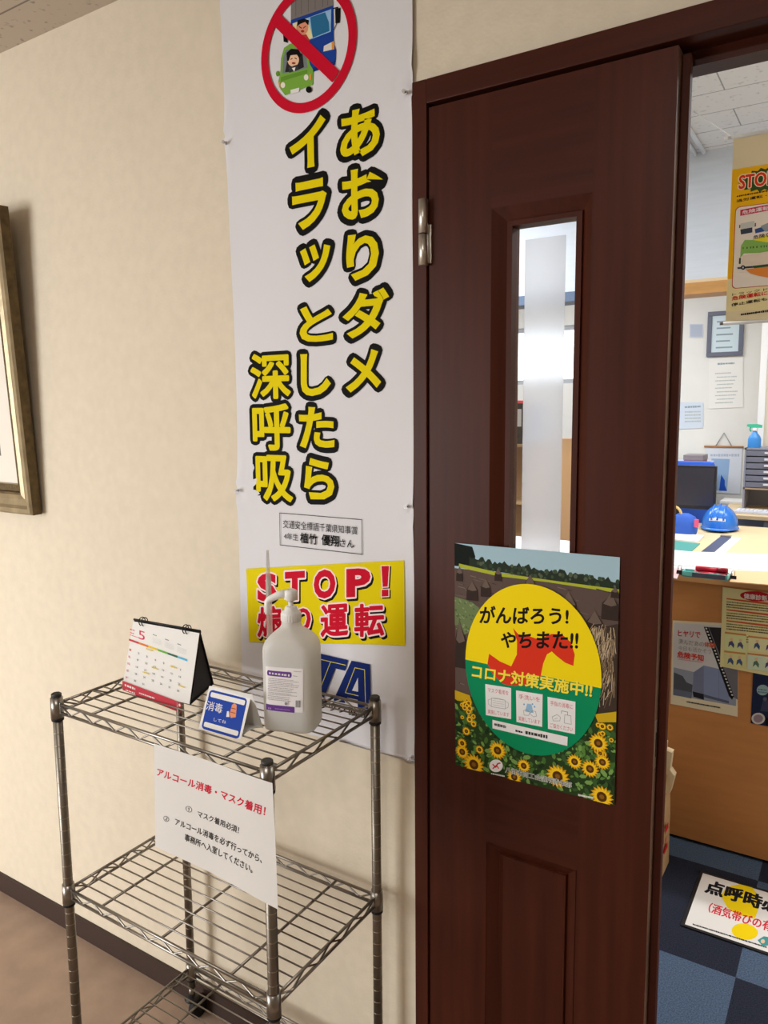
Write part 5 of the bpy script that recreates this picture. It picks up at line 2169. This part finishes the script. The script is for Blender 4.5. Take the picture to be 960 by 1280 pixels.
def certificate():
    y = YW
    root_c = at_y(908, 420, y)
    root = thing('framed_certificate', 'dark framed certificate on the far office wall', 'frame', (root_c.x, y, at_y(908, 445, y).z))
    s = Sheet((0, y - .018, 0))
    q = [s.px(*p) for p in ((885, 390), (931, 388), (931, 443), (888, 446))]
    x0, x1, z0, z1 = q[0][0], q[1][0], q[3][1], q[0][1]
    b = MB()
    FR = mat('grey_frame', (104, 108, 124), 0.4)
    t = .035
    for lo, hi in (((x0, z0), (x1, z0 + t)), ((x0, z1 - t), (x1, z1)), ((x0, z0 + t), (x0 + t, z1 - t)), ((x1 - t, z0 + t), (x1, z1 - t))):
        b.box((lo[0], y - .022, lo[1]), (hi[0], y, hi[1]), FR, .004)
    b.build('frame', root)
    s = Sheet((0, y - .008, 0))
    s.base([(x0 + .01, z0 + .01), (x1 - .01, z0 + .01), (x1 - .01, z1 - .01), (x0 + .01, z1 - .01)], ink(214, 230, 236), uv=True, thick=.004)
    for k in range(6):
        z = z1 - .09 - k * .052
        s.uv_poly([(x0 + .07, z), (x1 - .08 - .02 * (k % 2), z), (x1 - .08 - .02 * (k % 2), z + .012), (x0 + .07, z + .012)], G1)
    s.build('certificate_sheet', root)


certificate()
wall_sheet([(886, 448), (929, 446), (929, 509), (886, 511)], YW, ink(240, 238, 232), 'wall_notice', 'white text notice hung under the framed certificate', 'notice',
           rows=[((897, 455), (918, 454), 2.5, G1)] + [((894 + (k % 2) * 2, 467 + k * 4.6), (914 + (k * 7) % 9, 466 + k * 4.6), 1.4, G2) for k in range(9)], group='notices on the far wall')
wall_sheet([(836, 503), (879, 503), (879, 535), (836, 537)], YW, ink(214, 224, 236), 'wall_notice', 'pale blue timetable sheet low on the far wall above the monitor', 'notice',
           rows=[((856, 509), (876, 508), 3, G1)] + [((856, 515 + k * 4), (876, 514.5 + k * 4), 2, G2) for k in range(4)], group='notices on the far wall')


def wall_calendar():
    y = YW - .004
    s = Sheet((0, y, 0))
    q = [s.px(*p) for p in ((882, 558), (928, 558), (928, 622), (884, 622))]
    x0, x1, z1 = q[0][0], q[1][0], q[0][1]
    z0 = max(q[2][1], ZW + .02)
    root = thing('wall_calendar', 'hanging wall calendar with a wooden rod and blue picture behind the desk', 'calendar', ((x0 + x1) / 2, y, z0))
    s.base([(x0, z0), (x1, z0), (x1, z1), (x0, z1)], ink(226, 230, 238), uv=True)
    h = z1 - z0
    s.uv_poly([(x0 + .05, z0 + .02), (x1 - .10, z0 + .02), (x1 - .09, z1 - h * .26), (x0 + .05, z1 - h * .26)], ink(160, 190, 226))
    s.uv_poly([(x0 + .12, z0 + .02), (x1 - .10, z0 + .02), (x1 - .12, z0 + h * .18), (x0 + .16, z0 + h * .28), (x0 + .13, z0 + h * .4)], ink(44, 92, 200))
    s.dashes((888, 569), (924, 569), 3.4, ink(186, 194, 210), gap=.2)
    s.build('calendar_sheet', root)
    b = MB()
    b.tube([(x0 - .01, y - .004, z1), (x1 + .01, y - .004, z1)], .008, mat('brown_rod', (178, 128, 88), 0.5), 10)
    b.build('rod', root)
    b = MB()
    t = at_y(905, 541, y)
    b.tube([(x0 + .08, y - .004, z1 + .006), (t.x, y + .001, t.z), (x1 - .08, y - .004, z1 + .006)], .0035, mat('grey_string', (150, 150, 150), 0.7), 6)
    b.build('hanging_string', root)


wall_calendar()
# papers and a keyboard on the wall desk, a reddish box behind the monitor
P = at_z(903, 627, ZW)
box_thing('paper_pile', 'white papers on the wall desk in front of the drawer cabinet', 'paper pile', (P.x, P.y - .12, ZW), (P.x + .30, P.y + .10, ZW + .02), WHITEP, .002)
b = MB()
kx, ky = cx0 - .02, 4.50
b.box((kx, ky, ZW), (kx + .38, ky + .13, ZW + .018), mat('pale_keyboard', (206, 210, 220), 0.5), .004)
for r in range(4):
    for c in range(13):
        b.box((kx + .012 + c * .0275, ky + .012 + r * .028, ZW + .018), (kx + .034 + c * .0275, ky + .034 + r * .028, ZW + .024), mat('keyboard_key', (232, 234, 240), 0.5))
tag(b.build('keyboard'), 'pale keyboard on the wall desk in front of the drawer cabinet', 'keyboard')


def shelf_unit():
    """Low cabinet behind the chair that carries a reddish box."""
    y = 5.05
    p = at_y(868, 580, y)
    x0, x1, z = p.x - .55, at_y(881, 580, y).x, p.z
    root = thing('low_cupboard', 'white low cupboard against the far wall behind the monitor', 'cupboard', ((x0 + x1) / 2, y + .2, 0))
    WC = mat('white_cupboard', (226, 226, 224), 0.5)
    b = MB()
    b.box((x0, y, 0.02), (x1, y + .45, z), WC, .004)
    b.build('carcass', root)
    for k in range(2):
        w = (x1 - x0) / 2
        b = MB()
        b.box((x0 + w * k + .004, y - .018, .04), (x0 + w * (k + 1) - .004, y, z - .02), WC, .003)
        d = b.build('door', root)
        b = MB()
        hx = x0 + w + (-.03 if k == 0 else .03)
        b.tube([(hx, y - .03, z - .25), (hx, y - .03, z - .12)], .006, STEEL, 8)
        b.build('handle', d)
    q0, q1 = at_y(856, 578, y + .1), at_y(880, 572, y + .1)
    bx = MB()
    bx.box((q0.x, y + .05, z), (q1.x, y + .25, z + (q1.z - q0.z) + .02), mat('reddish_box', (176, 112, 100), 0.6), .004)
    bx.box((q0.x - .004, y + .046, z + (q1.z - q0.z) * .6), (q1.x + .004, y + .254, z + (q1.z - q0.z) + .024), mat('grey_lid', (150, 140, 146), 0.5), .004)
    tag(bx.build('storage_box'), 'flat reddish box on the white cupboard behind the monitor', 'box')


shelf_unit()


# seen through the glass of the door: bookcase with files, wooden screen
def bookcase():
    y = 3.7
    L, R_ = at_y(600, 560, y), at_y(668, 560, y)
    x0, x1 = L.x, R_.x
    zt = at_y(640, 555, y).z
    root = thing('open_bookcase', 'pale wood open bookcase seen through the door glass', 'bookcase', ((x0 + x1) / 2, y, 0))
    W_ = mat('bookcase_wood', (206, 172, 128), 0.5)
    b = MB()
    for x in (x0, x1 - .02):
        b.box((x, y, 0), (x + .02, y + .30, zt), W_)
    b.box((x0, y + .285, 0), (x1, y + .30, zt), W_)
    b.build('carcass', root)
    for z in (zt - .02, zt * .66, zt * .33, .05):
        b = MB()
        b.box((x0 + .02, y, z), (x1 - .02, y + .285, z + .02), W_)
        b.build('shelf', root)
    cols = [(206, 40, 56), (60, 150, 150), (226, 226, 224), (206, 40, 56), (44, 44, 50), (90, 130, 190)]
    names = ['red', 'teal', 'white', 'crimson', 'black', 'blue']
    n = 6
    for k in range(n):
        w = (x1 - x0 - .06) / n
        a = x0 + .03 + w * k
        r = thing('ring_binder', '%s ring binder standing on the bookcase seen through the door glass' % names[k], 'binder', (a + w / 2, y + .1, zt), 'binders on the bookcase')
        b = MB()
        b.box((a, y + .02, zt), (a + w * .9, y + .26, zt + .30 - .02 * (k % 3)), mat('binder_' + names[k], cols[k], 0.5), .003)
        b.build('cover', r)
        b = MB()
        b.box((a + w * .2, y + .0185, zt + .12), (a + w * .7, y + .02, zt + .24), WHITEP)
        b.build('spine_label', r)


bookcase()


def screen_panel():
    y = 3.3
    a, c = at_y(702, 560, y), at_y(738, 700, y)
    zt = at_y(706, 548, y).z
    root = thing('wooden_screen', 'pale wooden partition screen seen at the right edge of the door glass', 'screen', ((a.x + c.x) / 2, y, 0))
    b = MB()
    W_ = mat('screen_wood', (214, 170, 122), 0.5, noise=(10, .06, (1, 1, .1)))
    b.box((a.x, y, .03), (c.x, y + .03, zt), W_, .003)
    b.build('panel', root)
    for x in (a.x + .05, c.x - .05):
        b = MB()
        b.box((x - .02, y - .15, 0), (x + .02, y + .18, .03), W_, .004)
        b.build('foot', root)


screen_panel()
